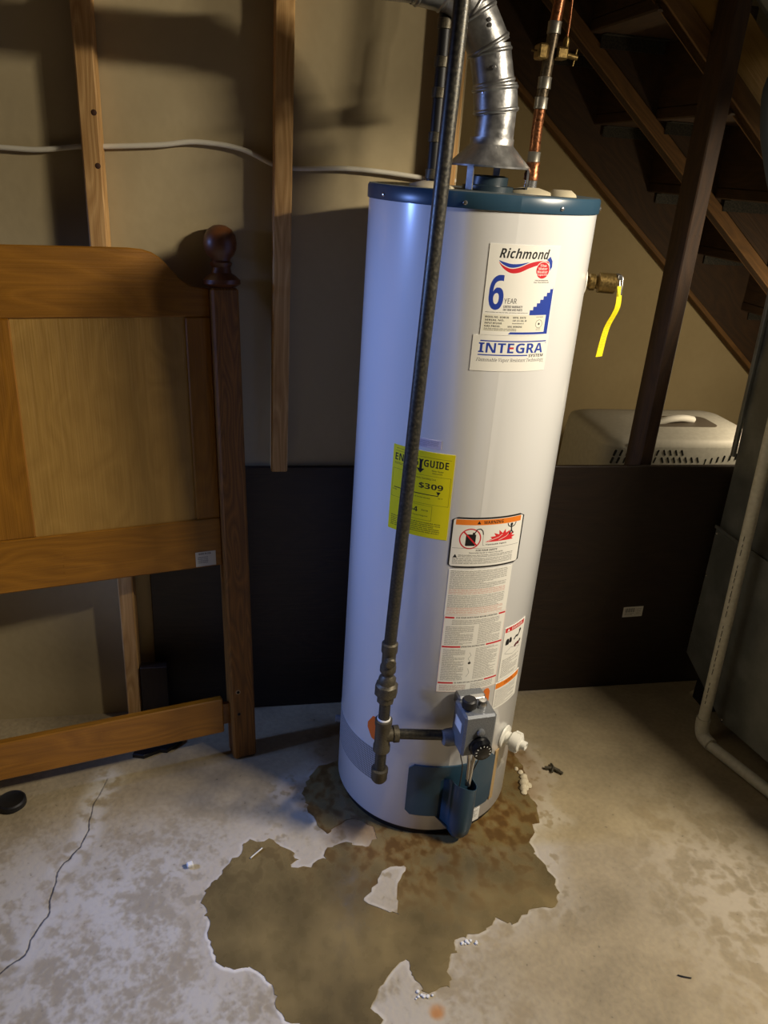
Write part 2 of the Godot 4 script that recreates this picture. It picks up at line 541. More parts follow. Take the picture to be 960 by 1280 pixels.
class Print:
	var img: Image
	var k := 8.0        # pixels per millimetre while drawing
	var dice := RandomNumberGenerator.new()

	func _init(w: float, h: float, paper: Color, px := 8.0) -> void:
		k = px
		img = Image.create(int(w * k), int(h * k), false, Image.FORMAT_RGB8)
		img.fill(paper)
		dice.seed = 5

	func rect(x: float, y: float, w: float, h: float, c: Color) -> void:
		img.fill_rect(Rect2i(int(x * k), int(y * k), maxi(1, int(w * k)), maxi(1, int(h * k))), c)

	func frame(x: float, y: float, w: float, h: float, t: float, c: Color) -> void:
		rect(x, y, w, t, c)
		rect(x, y + h - t, w, t, c)
		rect(x, y, t, h, c)
		rect(x + w - t, y, t, h, c)

	func poly(pts: PackedVector2Array, c: Color) -> void:
		var lo := 1e9
		var hi := -1e9
		for p in pts:
			lo = minf(lo, p.y)
			hi = maxf(hi, p.y)
		for row in range(maxi(0, int(lo * k)), mini(img.get_height(), int(hi * k) + 1)):
			var y := (row + 0.5) / k
			var xs := []
			for i in pts.size():
				var p := pts[i]
				var q := pts[(i + 1) % pts.size()]
				if (p.y <= y) != (q.y <= y):
					xs.append(p.x + (y - p.y) / (q.y - p.y) * (q.x - p.x))
			xs.sort()
			for i in range(0, xs.size() - 1, 2):
				var a := int(round(xs[i] * k))
				var b := int(round(xs[i + 1] * k))
				if b > a:
					img.fill_rect(Rect2i(a, row, b - a, 1), c)

	func disc(x: float, y: float, r: float, c: Color, squash := 1.0) -> void:
		var pts := PackedVector2Array()
		for i in 40:
			pts.append(Vector2(x + cos(TAU * i / 40) * r, y + sin(TAU * i / 40) * r * squash))
		poly(pts, c)

	func stroke(pts: PackedVector2Array, w: float, c: Color) -> void:
		for i in pts.size() - 1:
			var n := (pts[i + 1] - pts[i]).normalized().orthogonal() * w / 2.0
			poly(PackedVector2Array([pts[i] + n, pts[i + 1] + n, pts[i + 1] - n, pts[i] - n]), c)

	# words set to fill a given box; lean slants them
	func words(s: String, x: float, y: float, w: float, h: float, c: Color, face := "Droid Sans", weight := 400, lean := 0.0) -> void:
		var f := SystemFont.new()
		f.font_names = PackedStringArray([face])
		f.font_weight = weight
		var t := TextMesh.new()
		t.font = f
		t.text = s
		t.font_size = 48
		t.pixel_size = 0.02
		t.depth = 0.0
		t.curve_step = 1.5
		var arr := t.get_mesh_arrays()
		var v: PackedVector3Array = arr[Mesh.ARRAY_VERTEX]
		var idx: PackedInt32Array = arr[Mesh.ARRAY_INDEX]
		var lo := Vector2(1e9, 1e9)
		var hi := -lo
		for p in v:
			var q := Vector2(p.x + p.y * lean, p.y)
			lo = lo.min(q)
			hi = hi.max(q)
		var fit := Vector2(w, h) / (hi - lo)
		for i in range(0, idx.size(), 3):
			var tri := PackedVector2Array()
			for j in 3:
				var p := v[idx[i + j]]
				tri.append(Vector2(x + (p.x + p.y * lean - lo.x) * fit.x, y + (hi.y - p.y) * fit.y))
			poly(tri, c)

	func wide(s: String, weight: int) -> float:
		var f := SystemFont.new()
		f.font_names = PackedStringArray(["Droid Sans"])
		f.font_weight = weight
		var t := TextMesh.new()
		t.font = f
		t.text = s
		t.font_size = 48
		t.pixel_size = 0.02
		t.depth = 0.0
		return t.get_aabb().size.x

	# rows of print too small to read
	func lines(x: float, y: float, w: float, h: float, pitch: float, c: Color, fill := 0.94) -> void:
		var row := y
		while row + pitch * 0.6 < y + h:
			var at := x
			var stop := x + w * (fill if dice.randf() < 0.75 else fill * dice.randf_range(0.45, 0.95))
			while at < stop:
				var word := dice.randf_range(2.0, 7.0) * pitch * 0.5
				var put := minf(word, stop - at)
				var ch := at
				while ch < at + put:
					var tall := pitch * (0.46 if dice.randf() < 0.7 else 0.62)
					rect(ch, row + pitch * 0.66 - tall, pitch * 0.2, tall, c)
					ch += pitch * 0.34
				at += put + pitch * 0.4
			row += pitch

	func material(rough := 0.45) -> StandardMaterial3D:
		img.resize(img.get_width() / 2, img.get_height() / 2, Image.INTERPOLATE_BILINEAR)
		var m := StandardMaterial3D.new()
		m.albedo_texture = ImageTexture.create_from_image(img)
		m.texture_repeat = false
		m.roughness = rough
		return m

# ---------------------------------------------------------------- the setting

func slab(called: String, lo: Vector3, hi: Vector3, m: Material, label := "") -> MeshInstance3D:
	var st := begin()
	box(st, (lo + hi) / 2.0, hi - lo)
	return struct(called, st, m, label)

func build_shell() -> void:
	build_floor()
	var t := 0.12
	slab("wall_back", Vector3(-2.5, 0, WALL_Z - t), Vector3(0.035, CEIL, WALL_Z), M.wall, "beige sheathing of the back wall behind the wall studs")
	slab("wall_alcove", Vector3(-0.2, 0, RECESS_Z - t), Vector3(2.5, CEIL, RECESS_Z), M.wall, "beige wall under the stairs behind the pet carrier")
	slab("wall_return", Vector3(-0.085, 0, RECESS_Z), Vector3(0.035, CEIL, WALL_Z - t), M.wall)
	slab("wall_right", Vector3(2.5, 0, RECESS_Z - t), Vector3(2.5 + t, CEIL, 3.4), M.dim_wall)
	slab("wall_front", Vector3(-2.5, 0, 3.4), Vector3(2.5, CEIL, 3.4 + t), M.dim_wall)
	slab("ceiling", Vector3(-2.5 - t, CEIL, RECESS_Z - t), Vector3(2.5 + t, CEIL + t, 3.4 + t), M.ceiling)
	# left wall with the window opening
	var st := begin()
	for b in [[0.0, 1.15, -0.455, 3.4], [1.85, CEIL, -0.455, 3.4], [1.15, 1.85, -0.455, -0.25], [1.15, 1.85, 0.65, 3.4]]:
		box(st, Vector3(-2.5 - t / 2, (b[0] + b[1]) / 2, (b[2] + b[3]) / 2), Vector3(t, b[1] - b[0], b[3] - b[2]))
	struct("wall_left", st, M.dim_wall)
	st = begin()
	for b in [[1.15, 1.19, -0.25, 0.65], [1.81, 1.85, -0.25, 0.65], [1.19, 1.81, -0.25, -0.21], [1.19, 1.81, 0.61, 0.65], [1.19, 1.81, 0.185, 0.215]]:
		box(st, Vector3(-2.5, (b[0] + b[1]) / 2, (b[2] + b[3]) / 2), Vector3(0.06, b[1] - b[0], b[3] - b[2]))
	var win := struct("window_1", st, M.white_plastic)
	var lit := StandardMaterial3D.new()
	lit.albedo_color = Color(0.5, 0.55, 0.6)
	lit.emission_enabled = true
	lit.emission = Color(0.42, 0.58, 1.0)
	lit.emission_energy_multiplier = 0.25
	for z in [-0.0125, 0.4125]:
		st = begin()
		box(st, Vector3(-2.51, 1.5, z), Vector3(0.008, 0.62, 0.395))
		part("pane", st, lit, win)

const FX := -1.75
const FZ := -0.45
const FW := 3.2
const FH := 2.1

func outline_of(flat: Array) -> PackedVector2Array:
	var out := PackedVector2Array()
	for i in range(0, flat.size(), 2):
		out.append(Vector2(flat[i], flat[i + 1]))
	return out

# an outline with more points and small wobbles
func ragged(poly: PackedVector2Array, amount: float, sd: int) -> PackedVector2Array:
	var n := FastNoiseLite.new()
	n.seed = sd
	n.frequency = 28.0
	n.fractal_octaves = 3
	var out := PackedVector2Array()
	for i in poly.size():
		var p0 := poly[(i - 1 + poly.size()) % poly.size()]
		var p1 := poly[i]
		var p2 := poly[(i + 1) % poly.size()]
		var p3 := poly[(i + 2) % poly.size()]
		for k in 4:
			var q := p1.cubic_interpolate(p2, p0, p3, k / 4.0)
			out.append(q + Vector2(n.get_noise_2d(q.x, q.y), n.get_noise_2d(q.x + 9.0, q.y)) * amount)
	return out

func to_line(p: Vector2, line: PackedVector2Array, closed: bool) -> float:
	var best := 1e9
	for i in line.size() - (0 if closed else 1):
		var a := line[i]
		var ab := line[(i + 1) % line.size()] - a
		var t := clampf((p - a).dot(ab) / ab.length_squared(), 0.0, 1.0)
		best = minf(best, (a + ab * t - p).length_squared())
	return sqrt(best)

func build_floor() -> void:
	var pud := outline_of([-0.268, -0.045, -0.305, 0.005, -0.323, 0.043, -0.315, 0.088, -0.297, 0.136, -0.276, 0.177, -0.239, 0.156, -0.194, 0.145, -0.155, 0.191, -0.174, 0.224, -0.208, 0.230, -0.242, 0.218, -0.276, 0.231, -0.299, 0.259, -0.328, 0.274, -0.365, 0.274, -0.350, 0.248, -0.367, 0.220, -0.391, 0.208, -0.412, 0.178, -0.447, 0.186, -0.483, 0.189, -0.481, 0.209, -0.504, 0.236, -0.522, 0.266, -0.539, 0.294, -0.562, 0.308, -0.567, 0.333, -0.561, 0.366, -0.555, 0.391, -0.556, 0.417, -0.544, 0.456, -0.528, 0.494, -0.502, 0.506, -0.466, 0.511, -0.441, 0.532, -0.425, 0.559, -0.424, 0.592, -0.405, 0.620, -0.357, 0.642, -0.315, 0.675, -0.273, 0.695, -0.230, 0.679, -0.231, 0.641, -0.232, 0.600, -0.205, 0.576, -0.155, 0.535, -0.146, 0.554, -0.140, 0.581, -0.130, 0.614, -0.102, 0.610, -0.073, 0.600, -0.067, 0.572, -0.055, 0.547, -0.037, 0.525, -0.031, 0.504, -0.007, 0.499, 0.046, 0.487, 0.071, 0.466, 0.108, 0.483, 0.150, 0.454, 0.185, 0.452, 0.213, 0.439, 0.235, 0.407, 0.240, 0.372, 0.225, 0.326, 0.220, 0.296, 0.233, 0.250, 0.265, 0.194, 0.277, 0.148, 0.275, 0.105, 0.280, 0.055, 0.289, 0.009, 0.286, -0.030, 0.264, -0.069, 0.102, -0.086, -0.128, -0.094])
	var isle := outline_of([-0.212, 0.387, -0.190, 0.351, -0.157, 0.313, -0.104, 0.299, -0.122, 0.338, -0.142, 0.383, -0.145, 0.426, -0.168, 0.413])
	var crack := outline_of([-1.05, 0.56, -0.954, 0.454, -0.918, 0.417, -0.902, 0.361, -0.887, 0.324, -0.893, 0.262, -0.886, 0.209, -0.863, 0.174, -0.846, 0.133, -0.843, 0.072, -0.839, 0.020, -0.835, -0.035])
	var shore_line := pud
	for amount in [0.017, 0.014, 0.012, 0.008]:
		pud = ragged(shore_line, amount, 3)
		if Geometry2D.triangulate_polygon(pud).size() > 0:
			break
	isle = ragged(isle, 0.01, 4)
	crack = ragged(crack, 0.008, 8)
	crack.resize(crack.size() - 4)
	# distances on a coarse grid
	var cell := 0.01
	var gw := int(FW / cell) + 2
	var gh := int(FH / cell) + 2
	var sd := PackedFloat32Array()
	sd.resize(gw * gh)
	sd.fill(1.0)
	var cd := sd.duplicate()
	for gy in gh:
		for gx in gw:
			var p := Vector2(FX + gx * cell, FZ + gy * cell)
			if p.x > -0.75 and p.x < 0.5 and p.y < 0.95:
				var d := to_line(p, pud, true)
				if Geometry2D.is_point_in_polygon(p, pud):
					d = -d
				var e := to_line(p, isle, true)
				if Geometry2D.is_point_in_polygon(p, isle):
					e = -e
				sd[gy * gw + gx] = maxf(d, -e)
			if p.x < -0.6:
				cd[gy * gw + gx] = to_line(p, crack, false)
	var w := 1920
	var h := 1260
	var big := noise_bytes(w, h, 0.0035, 4, 61, false)
	var mid := noise_bytes(w, h, 0.012, 5, 62, false)
	var fine := noise_bytes(w, h, 0.09, 3, 63, false)
	var ridge := noise_bytes(w, h, 0.02, 4, 64, false)
	var data := PackedByteArray()
	data.resize(w * h * 3)
	var rough := PackedByteArray()
	rough.resize(w * h)
	var bump := PackedByteArray()
	bump.resize(w * h)
	for y in h:
		for x in w:
			var i := y * w + x
			var px := FX + FW * (x + 0.5) / w
			var pz := FZ + FH * (y + 0.5) / h
			var b := big[i] / 255.0
			var m := mid[i] / 255.0
			var f := fine[i] / 255.0
			var r := 1.0 - absf(ridge[i] / 127.5 - 1.0)
			var gx := (px - FX) / cell
			var gy := (pz - FZ) / cell
			var j := int(gy) * gw + int(gx)
			var fx := gx - int(gx)
			var fy := gy - int(gy)
			var s := lerpf(lerpf(sd[j], sd[j + 1], fx), lerpf(sd[j + gw], sd[j + gw + 1], fx), fy)
			var cr := lerpf(lerpf(cd[j], cd[j + 1], fx), lerpf(cd[j + gw], cd[j + gw + 1], fx), fy)
			# bare concrete, warm grey, browner to the right
			var v := 0.95 + (b - 0.5) * 0.16 + (m - 0.5) * 0.12 + (f - 0.5) * 0.10
			var red := 166.0 * v
			var green := 151.0 * v
			var blue := 121.0 * v
			var left := smoothstep(0.1, -0.5, px - (pz - 0.45) * 0.5) * smoothstep(-0.05, 0.35, pz)
			var bloom := clampf(left * smoothstep(0.42, 0.72, m * 0.4 + b * 0.3 + f * 0.3 + (r - 0.5) * 0.35) * 0.6, 0.0, 1.0)
			bloom = maxf(bloom, smoothstep(0.06, 0.01, cr) * smoothstep(0.40, 0.7, r * 0.6 + m * 0.4) * 0.7)
			red = lerpf(red, 172.0, left * 0.55)
			green = lerpf(green, 165.0, left * 0.55)
			blue = lerpf(blue, 152.0, left * 0.55)
			red = lerpf(red, 208.0, bloom)
			green = lerpf(green, 206.0, bloom)
			blue = lerpf(blue, 202.0, bloom)
			# tan stains in the bloom and to the right
			var tan_ := smoothstep(0.55, 0.78, b * 0.5 + (1.0 - m) * 0.5) * 0.14
			red = lerpf(red, 158.0, tan_)
			green = lerpf(green, 134.0, tan_)
			blue = lerpf(blue, 98.0, tan_)
			# flaked rough patch near the right edge
			var fl := smoothstep(0.35, 0.0, Vector2(px - 0.66, (pz - 0.52) * 0.6).length()) * smoothstep(0.50, 0.74, r * 0.5 + m * 0.5)
			red = lerpf(red, 190.0, fl * 0.7)
			green = lerpf(green, 178.0, fl * 0.7)
			blue = lerpf(blue, 156.0, fl * 0.7)
			# mineral crust on the puddle's shore: a pale band, then a thin white line
			var shore := s + (m - 0.5) * 0.02
			var crust := smoothstep(0.095, 0.02, s + (m - 0.5) * 0.10) * smoothstep(0.42, 0.56, r * 0.55 + m * 0.3 + f * 0.15)
			var band := maxf(crust * 0.85 * smoothstep(0.55, 0.3, pz), smoothstep(0.075, 0.012, shore) * smoothstep(0.40, 0.7, r * 0.5 + m * 0.5) * 0.5)
			red = lerpf(red, 186.0, band)
			green = lerpf(green, 176.0, band)
			blue = lerpf(blue, 158.0, band)
			var rim := smoothstep(0.002 + 0.007 * m, 0.001, absf(s - 0.003)) * smoothstep(0.46, 0.66, m * 0.6 + r * 0.4) * (0.25 + 0.65 * smoothstep(0.3, 0.5, pz) * smoothstep(-0.15, -0.4, px))
			red = lerpf(red, 226.0, rim)
			green = lerpf(green, 222.0, rim)
			blue = lerpf(blue, 214.0, rim)
			# rusty damp ring round the heater's foot
			var foot := Vector2(px, pz).length()
			var rust := smoothstep(0.36, 0.25, foot + (m - 0.5) * 0.09) * 0.75
			red = lerpf(red, 112.0, rust)
			green = lerpf(green, 84.0, rust)
			blue = lerpf(blue, 50.0, rust)
			# an orange stain
			var spot := smoothstep(0.028, 0.01, Vector2(px + 0.116, pz - 0.654).length() + (m - 0.5) * 0.03) * 0.8
			red = lerpf(red, 184.0, spot)
			green = lerpf(green, 120.0, spot)
			blue = lerpf(blue, 64.0, spot)
			# the crack
			if cr < 0.02:
				cr = to_line(Vector2(px, pz), crack, false)
			var line := 0.8 * smoothstep(0.0024, 0.0006, cr + (f - 0.5) * 0.0016) * smoothstep(-0.1, 0.25, pz + m * 0.2)
			red *= 1.0 - 0.72 * line
			green *= 1.0 - 0.72 * line
			blue *= 1.0 - 0.70 * line
			# pits
			var pit := smoothstep(0.16, 0.06, f) * 0.25
			red *= 1.0 - pit
			green *= 1.0 - pit
			blue *= 1.0 - pit
			# towards the map's border fade to the plain tone that goes on beyond it
			var edge := minf(minf(px - FX, FX + FW - px), FZ + FH - pz)
			var out := smoothstep(0.25, 0.0, edge)
			data[i * 3] = int(clampf(lerpf(red, 156.0, out), 0.0, 255.0))
			data[i * 3 + 1] = int(clampf(lerpf(green, 142.0, out), 0.0, 255.0))
			data[i * 3 + 2] = int(clampf(lerpf(blue, 114.0, out), 0.0, 255.0))
			rough[i] = int(clampf(0.70 + bloom * 0.2 + (m - 0.5) * 0.3 - rust * 0.3 + rim * 0.2, 0.2, 1.0) * 255.0)
			bump[i] = int(clampf(0.45 + (m - 0.5) * 0.3 + (f - 0.5) * 0.35 + bloom * 0.12 + rim * 0.25 - line * 0.5 + band * 0.1, 0.0, 1.0) * 255.0)
	var fm := StandardMaterial3D.new()
	fm.albedo_texture = ImageTexture.create_from_image(Image.create_from_data(w, h, false, Image.FORMAT_RGB8, data))
	fm.roughness_texture = ImageTexture.create_from_image(Image.create_from_data(w, h, false, Image.FORMAT_L8, rough))
	fm.roughness_texture_channel = BaseMaterial3D.TEXTURE_CHANNEL_GRAYSCALE
	fm.roughness = 1.0
	fm.metallic_specular = 0.35
	var nb := Image.create_from_data(w, h, false, Image.FORMAT_L8, bump)
	nb.convert(Image.FORMAT_RGBA8)
	nb.bump_map_to_normal_map(2.0)
	fm.normal_enabled = true
	fm.normal_texture = ImageTexture.create_from_image(nb)
	fm.normal_scale = 0.8
	fm.texture_repeat = false
	M.floor = fm
	var beyond := mottled(Color8(148, 134, 106), Color8(164, 150, 122), 0.02, 65, 0.75, 0.9, 0.0, 1.2, 0.2)
	var st := begin()
	flat_quad(st, FX, FZ, FX + FW, FZ + FH)
	st.generate_normals()
	var mesh := st.commit()
	st = begin()
	for q in [[-2.62, RECESS_Z - 0.12, 2.62, FZ], [-2.62, FZ, FX, FZ + FH], [FX + FW, FZ, 2.62, FZ + FH], [-2.62, FZ + FH, 2.62, 3.52]]:
		flat_quad(st, q[0], q[1], q[2], q[3])
	box(st, Vector3(0, -0.08, (RECESS_Z + 3.4) / 2), Vector3(5.24, 0.12, 3.4 - RECESS_Z + 0.24))
	st.generate_normals()
	st.commit(mesh)
	mesh.surface_set_material(0, fm)
	mesh.surface_set_material(1, beyond)
	var fl := MeshInstance3D.new()
	fl.name = "floor"
	fl.mesh = mesh
	add_child(fl)
	fl.set_meta("kind", "structure")
	fl.set_meta("label", "stained bare concrete floor with a long crack at the left")
	build_puddle(pud, isle)

func flat_quad(st: SurfaceTool, x0: float, z0: float, x1: float, z1: float) -> void:
	for p in [Vector2(x0, z0), Vector2(x1, z0), Vector2(x1, z1), Vector2(x0, z0), Vector2(x1, z1), Vector2(x0, z1)]:
		st.set_smooth_group(0xFFFFFFFF)
		st.set_uv(Vector2((p.x - FX) / FW, (p.y - FZ) / FH))
		st.add_vertex(Vector3(p.x, 0, p.y))

func flat_shape(st: SurfaceTool, poly: PackedVector2Array, y: float, rect: Rect2) -> void:
	var idx := Geometry2D.triangulate_polygon(poly)
	if Geometry2D.is_polygon_clockwise(poly):
		poly.reverse()
		idx = Geometry2D.triangulate_polygon(poly)
	for i in range(0, idx.size(), 3):
		var t := [Vector3(poly[idx[i]].x, y, poly[idx[i]].y), Vector3(poly[idx[i + 1]].x, y, poly[idx[i + 1]].y), Vector3(poly[idx[i + 2]].x, y, poly[idx[i + 2]].y)]
		if (t[1] - t[0]).cross(t[2] - t[0]).y > 0.0:
			t = [t[0], t[2], t[1]]
		for p: Vector3 in t:
			st.set_smooth_group(0xFFFFFFFF)
			st.set_uv((Vector2(p.x, p.z) - rect.position) / rect.size)
			st.add_vertex(p)
	for i in poly.size():
		var p := poly[i]
		var q := poly[(i + 1) % poly.size()]
		var o := Vector3((p + q).x / 2, 0, (p + q).y / 2)
		var a := Vector3(p.x, y, p.y)
		var b := Vector3(q.x, y, q.y)
		st.set_uv((p - rect.position) / rect.size)
		face(st, [a, b, b - Vector3(0, y, 0), a - Vector3(0, y, 0)], Vector3((q - p).y, 0, -(q - p).x))

func build_puddle(pud: PackedVector2Array, isle: PackedVector2Array) -> void:
	var w := 640
	var h := 480
	var rect := Rect2(-0.62, -0.15, 0.96, 0.88)
	var a := noise_bytes(w, h, 0.008, 4, 71, false)
	var c := noise_bytes(w, h, 0.035, 5, 72, false)
	var data := PackedByteArray()
	data.resize(w * h * 3)
	var rg := PackedByteArray()
	rg.resize(w * h)
	for y in h:
		for x in w:
			var i := y * w + x
			var p := rect.position + rect.size * Vector2((x + 0.5) / w, (y + 0.5) / h)
			var n := a[i] / 255.0
			var m := c[i] / 255.0
			var v := 0.96 + (n - 0.5) * 0.35 + (m - 0.5) * 0.12
			var col := Color(122.0 * v, 106.0 * v, 70.0 * v)
			var rust := smoothstep(0.52, 0.24, p.length()) * smoothstep(0.36, 0.78, m * 0.7 + n * 0.3)
			col = col.lerp(Color(96, 64, 28), clampf(rust * 0.85, 0.0, 1.0))
			var silt := smoothstep(0.55, 0.7, m) * smoothstep(0.55, 0.2, p.y) * 0.3
			col = col.lerp(Color(74, 60, 36), silt)
			data[i * 3] = int(clampf(col.r, 0, 255))
			data[i * 3 + 1] = int(clampf(col.g, 0, 255))
			data[i * 3 + 2] = int(clampf(col.b, 0, 255))
			rg[i] = int(clampf(0.30 + (m - 0.5) * 0.3, 0.12, 0.6) * 255.0)
	var wet := StandardMaterial3D.new()
	wet.albedo_texture = ImageTexture.create_from_image(Image.create_from_data(w, h, false, Image.FORMAT_RGB8, data))
	wet.roughness_texture = ImageTexture.create_from_image(Image.create_from_data(w, h, false, Image.FORMAT_L8, rg))
	wet.roughness_texture_channel = BaseMaterial3D.TEXTURE_CHANNEL_GRAYSCALE
	wet.roughness = 1.0
	wet.metallic_specular = 0.4
	wet.texture_repeat = false
	var st := begin()
	flat_shape(st, pud, 0.0012, rect)
	tag(part("puddle", st, wet), "shallow rusty brown puddle spreading over the concrete in front of the water heater", "puddle")
	st = begin()
	flat_shape(st, isle, 0.0026, Rect2(FX, FZ, FW, FH))
	tag(part("dry_crust", st, M.floor), "small pale dry island of mineral crust standing in the middle of the puddle", "mineral crust")

func build_studs() -> void:
	var specs := [
		[-0.788, -0.750, 0.0, "pale pine wall stud standing behind the headboard, farthest left"],
		[-0.393, -0.352, 0.770, "pine wall stud cut off above the dark panel, between the headboard and the water heater"],
		[-0.022, 0.016, 0.766, "pine wall stud behind the gas pipe and the flue above the water heater"],
	]
	for s in specs:
		grain = Vector3.UP
		shift_uv = Vector2(rng.randf(), rng.randf())
		var st := begin()
		box(st, Vector3((s[0] + s[1]) / 2, (s[2] + CEIL) / 2, WALL_Z + 0.0298), Vector3(s[1] - s[0], CEIL - s[2], 0.0585), 0.003)
		grain = Vector3.ZERO
		var o := part("wall_stud", st, M.pine)
		tag(o, s[3], "wall stud", "studs of the back wall")
		if s[2] < 0.5:
			for y in [1.56, 1.46]:
				st = begin()
				lathe(st, PackedVector2Array([Vector2(0.006, 0), Vector2(0.004, 0.0012), Vector2(0, 0.0012)]), Transform3D(Basis(Vector3.RIGHT, PI / 2), Vector3(s[1] - 0.008, y, WALL_Z + 0.0592)), 10)
				part("knot", st, plain(Color8(70, 42, 22), 0.8), o)
	# the white cable that runs through holes in the studs
	var st2 := begin()
	var z := WALL_Z + 0.013
	var path := curve([Vector3(-1.6, 1.47, z), Vector3(-1.2, 1.484, z), Vector3(-0.956, 1.482, z), Vector3(-0.878, 1.483, z), Vector3(-0.80, 1.494, z), Vector3(-0.747, 1.498, z), Vector3(-0.633, 1.509, z), Vector3(-0.557, 1.520, z), Vector3(-0.464, 1.513, z), Vector3(-0.394, 1.487, z), Vector3(-0.346, 1.481, z), Vector3(-0.233, 1.488, z), Vector3(-0.141, 1.486, z), Vector3(-0.037, 1.479, z), Vector3(0.03, 1.478, z)], 6)
	tube(st2, path, 0.0056, 10)
	tag(part("electrical_cable", st2, M.cable), "flat white electrical cable drooping along the wall from stud to stud", "cable")

# ---------------------------------------------------------------- the water heater

func build_heater() -> void:
	var t := thing("water_heater", "tall white cylindrical gas water heater with a blue lid band, standing in the rusty puddle", "water heater")
	var st := begin()
	lathe(st, PackedVector2Array([Vector2(0.19, 0.018), Vector2(R - 0.004, 0.018), Vector2(R, 0.024), Vector2(R, 1.452)]), Transform3D(), 96)
	part("jacket", st, M.enamel, t)
	st = begin()
	lathe(st, PackedVector2Array([Vector2(0.0, 0.0), Vector2(0.214, 0.0), Vector2(0.216, 0.004), Vector2(0.216, 0.022)]), Transform3D(), 72)
	part("base_ring", st, M.black, t)
	st = begin()
	lathe(st, PackedVector2Array([Vector2(R + 0.0005, 1.4435), Vector2(R + 0.003, 1.4435), Vector2(R + 0.0035, 1.446), Vector2(R + 0.0035, 1.466), Vector2(R + 0.001, 1.470)]), Transform3D(), 96)
	var band := part("lid_band", st, M.teal, t)
	for d in [-70.0, -24.4, 21.1, 66.0, 112.0, 158.0, 204.0, 250.0]:
		st = begin()
		lathe(st, PackedVector2Array([Vector2(0.0042, 0), Vector2(0.0036, 0.002), Vector2(0.0018, 0.003), Vector2(0.0, 0.003)]), out_frame(d, R + 0.0033, 1.4525), 10)
		part("screw", st, M.chrome, band)
	st = begin()
	lathe(st, PackedVector2Array([Vector2(R + 0.001, 1.470), Vector2(R - 0.006, 1.4705), Vector2(R - 0.02, 1.468), Vector2(0.0, 1.469)]), Transform3D(), 72)
	part("lid", st, M.lid_top, t)
	# pale foam collars where pipes enter the lid
	for c in [[-0.105, 0.0, 0.045], [0.095, 0.0, 0.048], [0.155, 0.02, 0.03]]:
		st = begin()
		lathe(st, PackedVector2Array([Vector2(c[2], 1.468), Vector2(c[2] * 0.92, 1.473), Vector2(0.018, 1.480), Vector2(0.0, 1.480)]), Transform3D(Basis(), Vector3(c[0], 0, c[1])), 20)
		part("foam_collar", st, M.foam, t)
	# flue collar under the draft hood
	st = begin()
	lathe(st, PackedVector2Array([Vector2(0.05, 1.468), Vector2(0.05, 1.478), Vector2(0.038, 1.48), Vector2(0.038, 1.494), Vector2(0.03, 1.497), Vector2(0.0, 1.49)]), Transform3D(Basis(), Vector3(0.008, 0, 0)), 28)
	part("flue_collar", st, plain(Color8(34, 48, 56), 0.35), t)
	build_stickers(t)
	# air intake screen, printed as a field of dark slits
	var pr := Print.new(120, 90, Color8(168, 168, 168), 8.0)
	for row in 15:
		for col in 30:
			pr.rect(0.8 + col * 4.0, 1.0 + row * 6.0, 2.2, 4.2, Color8(62, 62, 64))
	st = begin()
	plate(st, R, R + 0.0006, -160.0, -41.5, 0.131, 0.226)
	var gm := pr.material(0.6)
	gm.uv1_scale = Vector3(4, 1, 1)
	gm.texture_repeat = true
	part("intake_screen", st, gm, t)
	# burner access panel with its folded shield
	st = begin()
	plate(st, R, R + 0.004, -24.0, 34.5, 0.071, 0.222, 0.012)
	var pan := part("access_panel", st, M.teal, t, "dark blue burner access panel")
	build_shield(pan)
	st = begin()
	plate(st, R, R + 0.003, 34.7, 38.3, 0.068, 0.222)
	part("gasket_strip", st, M.carton, t, "tan cardboard strip at the edge of the panel")
	st = begin()
	plate(st, R, R + 0.003, 83.0, 87.0, 1.14, 1.205)
	part("seam_strip", st, M.carton, t)
	build_gas_valve(t)
	# white plastic drain valve
	var f := out_frame(44.5, R, 0.243)
	st = begin()
	lathe(st, PackedVector2Array([Vector2(0.030, 0.0), Vector2(0.028, 0.004), Vector2(0.016, 0.006), Vector2(0.016, 0.022)]), f, 24)
	lathe(st, PackedVector2Array([Vector2(0.016, 0.020), Vector2(0.0225, 0.020), Vector2(0.0225, 0.042), Vector2(0.018, 0.045), Vector2(0.0, 0.045)]), f, 8)
	box(st, f * Vector3(0, 0.032, 0), Vector3(0.052, 0.020, 0.012), 0.003, f.basis * Basis(Vector3.UP, 0.9))
	lathe(st, PackedVector2Array([Vector2(0.011, 0.045), Vector2(0.011, 0.058), Vector2(0.007, 0.059), Vector2(0.006, 0.052), Vector2(0, 0.052)]), f, 20)
	part("drain_valve", st, M.white_plastic, t, "white plastic drain valve")
	# brass relief valve on the right side
	f = out_frame(77.0, R, 1.312)
	st = begin()
	lathe(st, PackedVector2Array([Vector2(0.027, 0.0), Vector2(0.026, 0.002), Vector2(0.0, 0.003)]), f, 24)
	var rv := part("relief_valve", st, M.white_plastic, t, "brass relief valve with a wire lever")
	st = begin()
	lathe(st, PackedVector2Array([Vector2(0.012, 0.002), Vector2(0.012, 0.010), Vector2(0.0165, 0.011), Vector2(0.0165, 0.022), Vector2(0.0125, 0.024), Vector2(0.0125, 0.028), Vector2(0.020, 0.030), Vector2(0.020, 0.062), Vector2(0.016, 0.066), Vector2(0, 0.066)]), f, 20)
	part("valve_body", st, M.brass, rv)
	st = begin()
	tube(st, PackedVector3Array([f * Vector3(0.012, 0.064, -0.016), f * Vector3(0.012, 0.074, -0.016), f * Vector3(0.010, 0.078, 0.020)]), 0.0016, 6)
	part("lever", st, M.chrome, rv)
	st = begin()
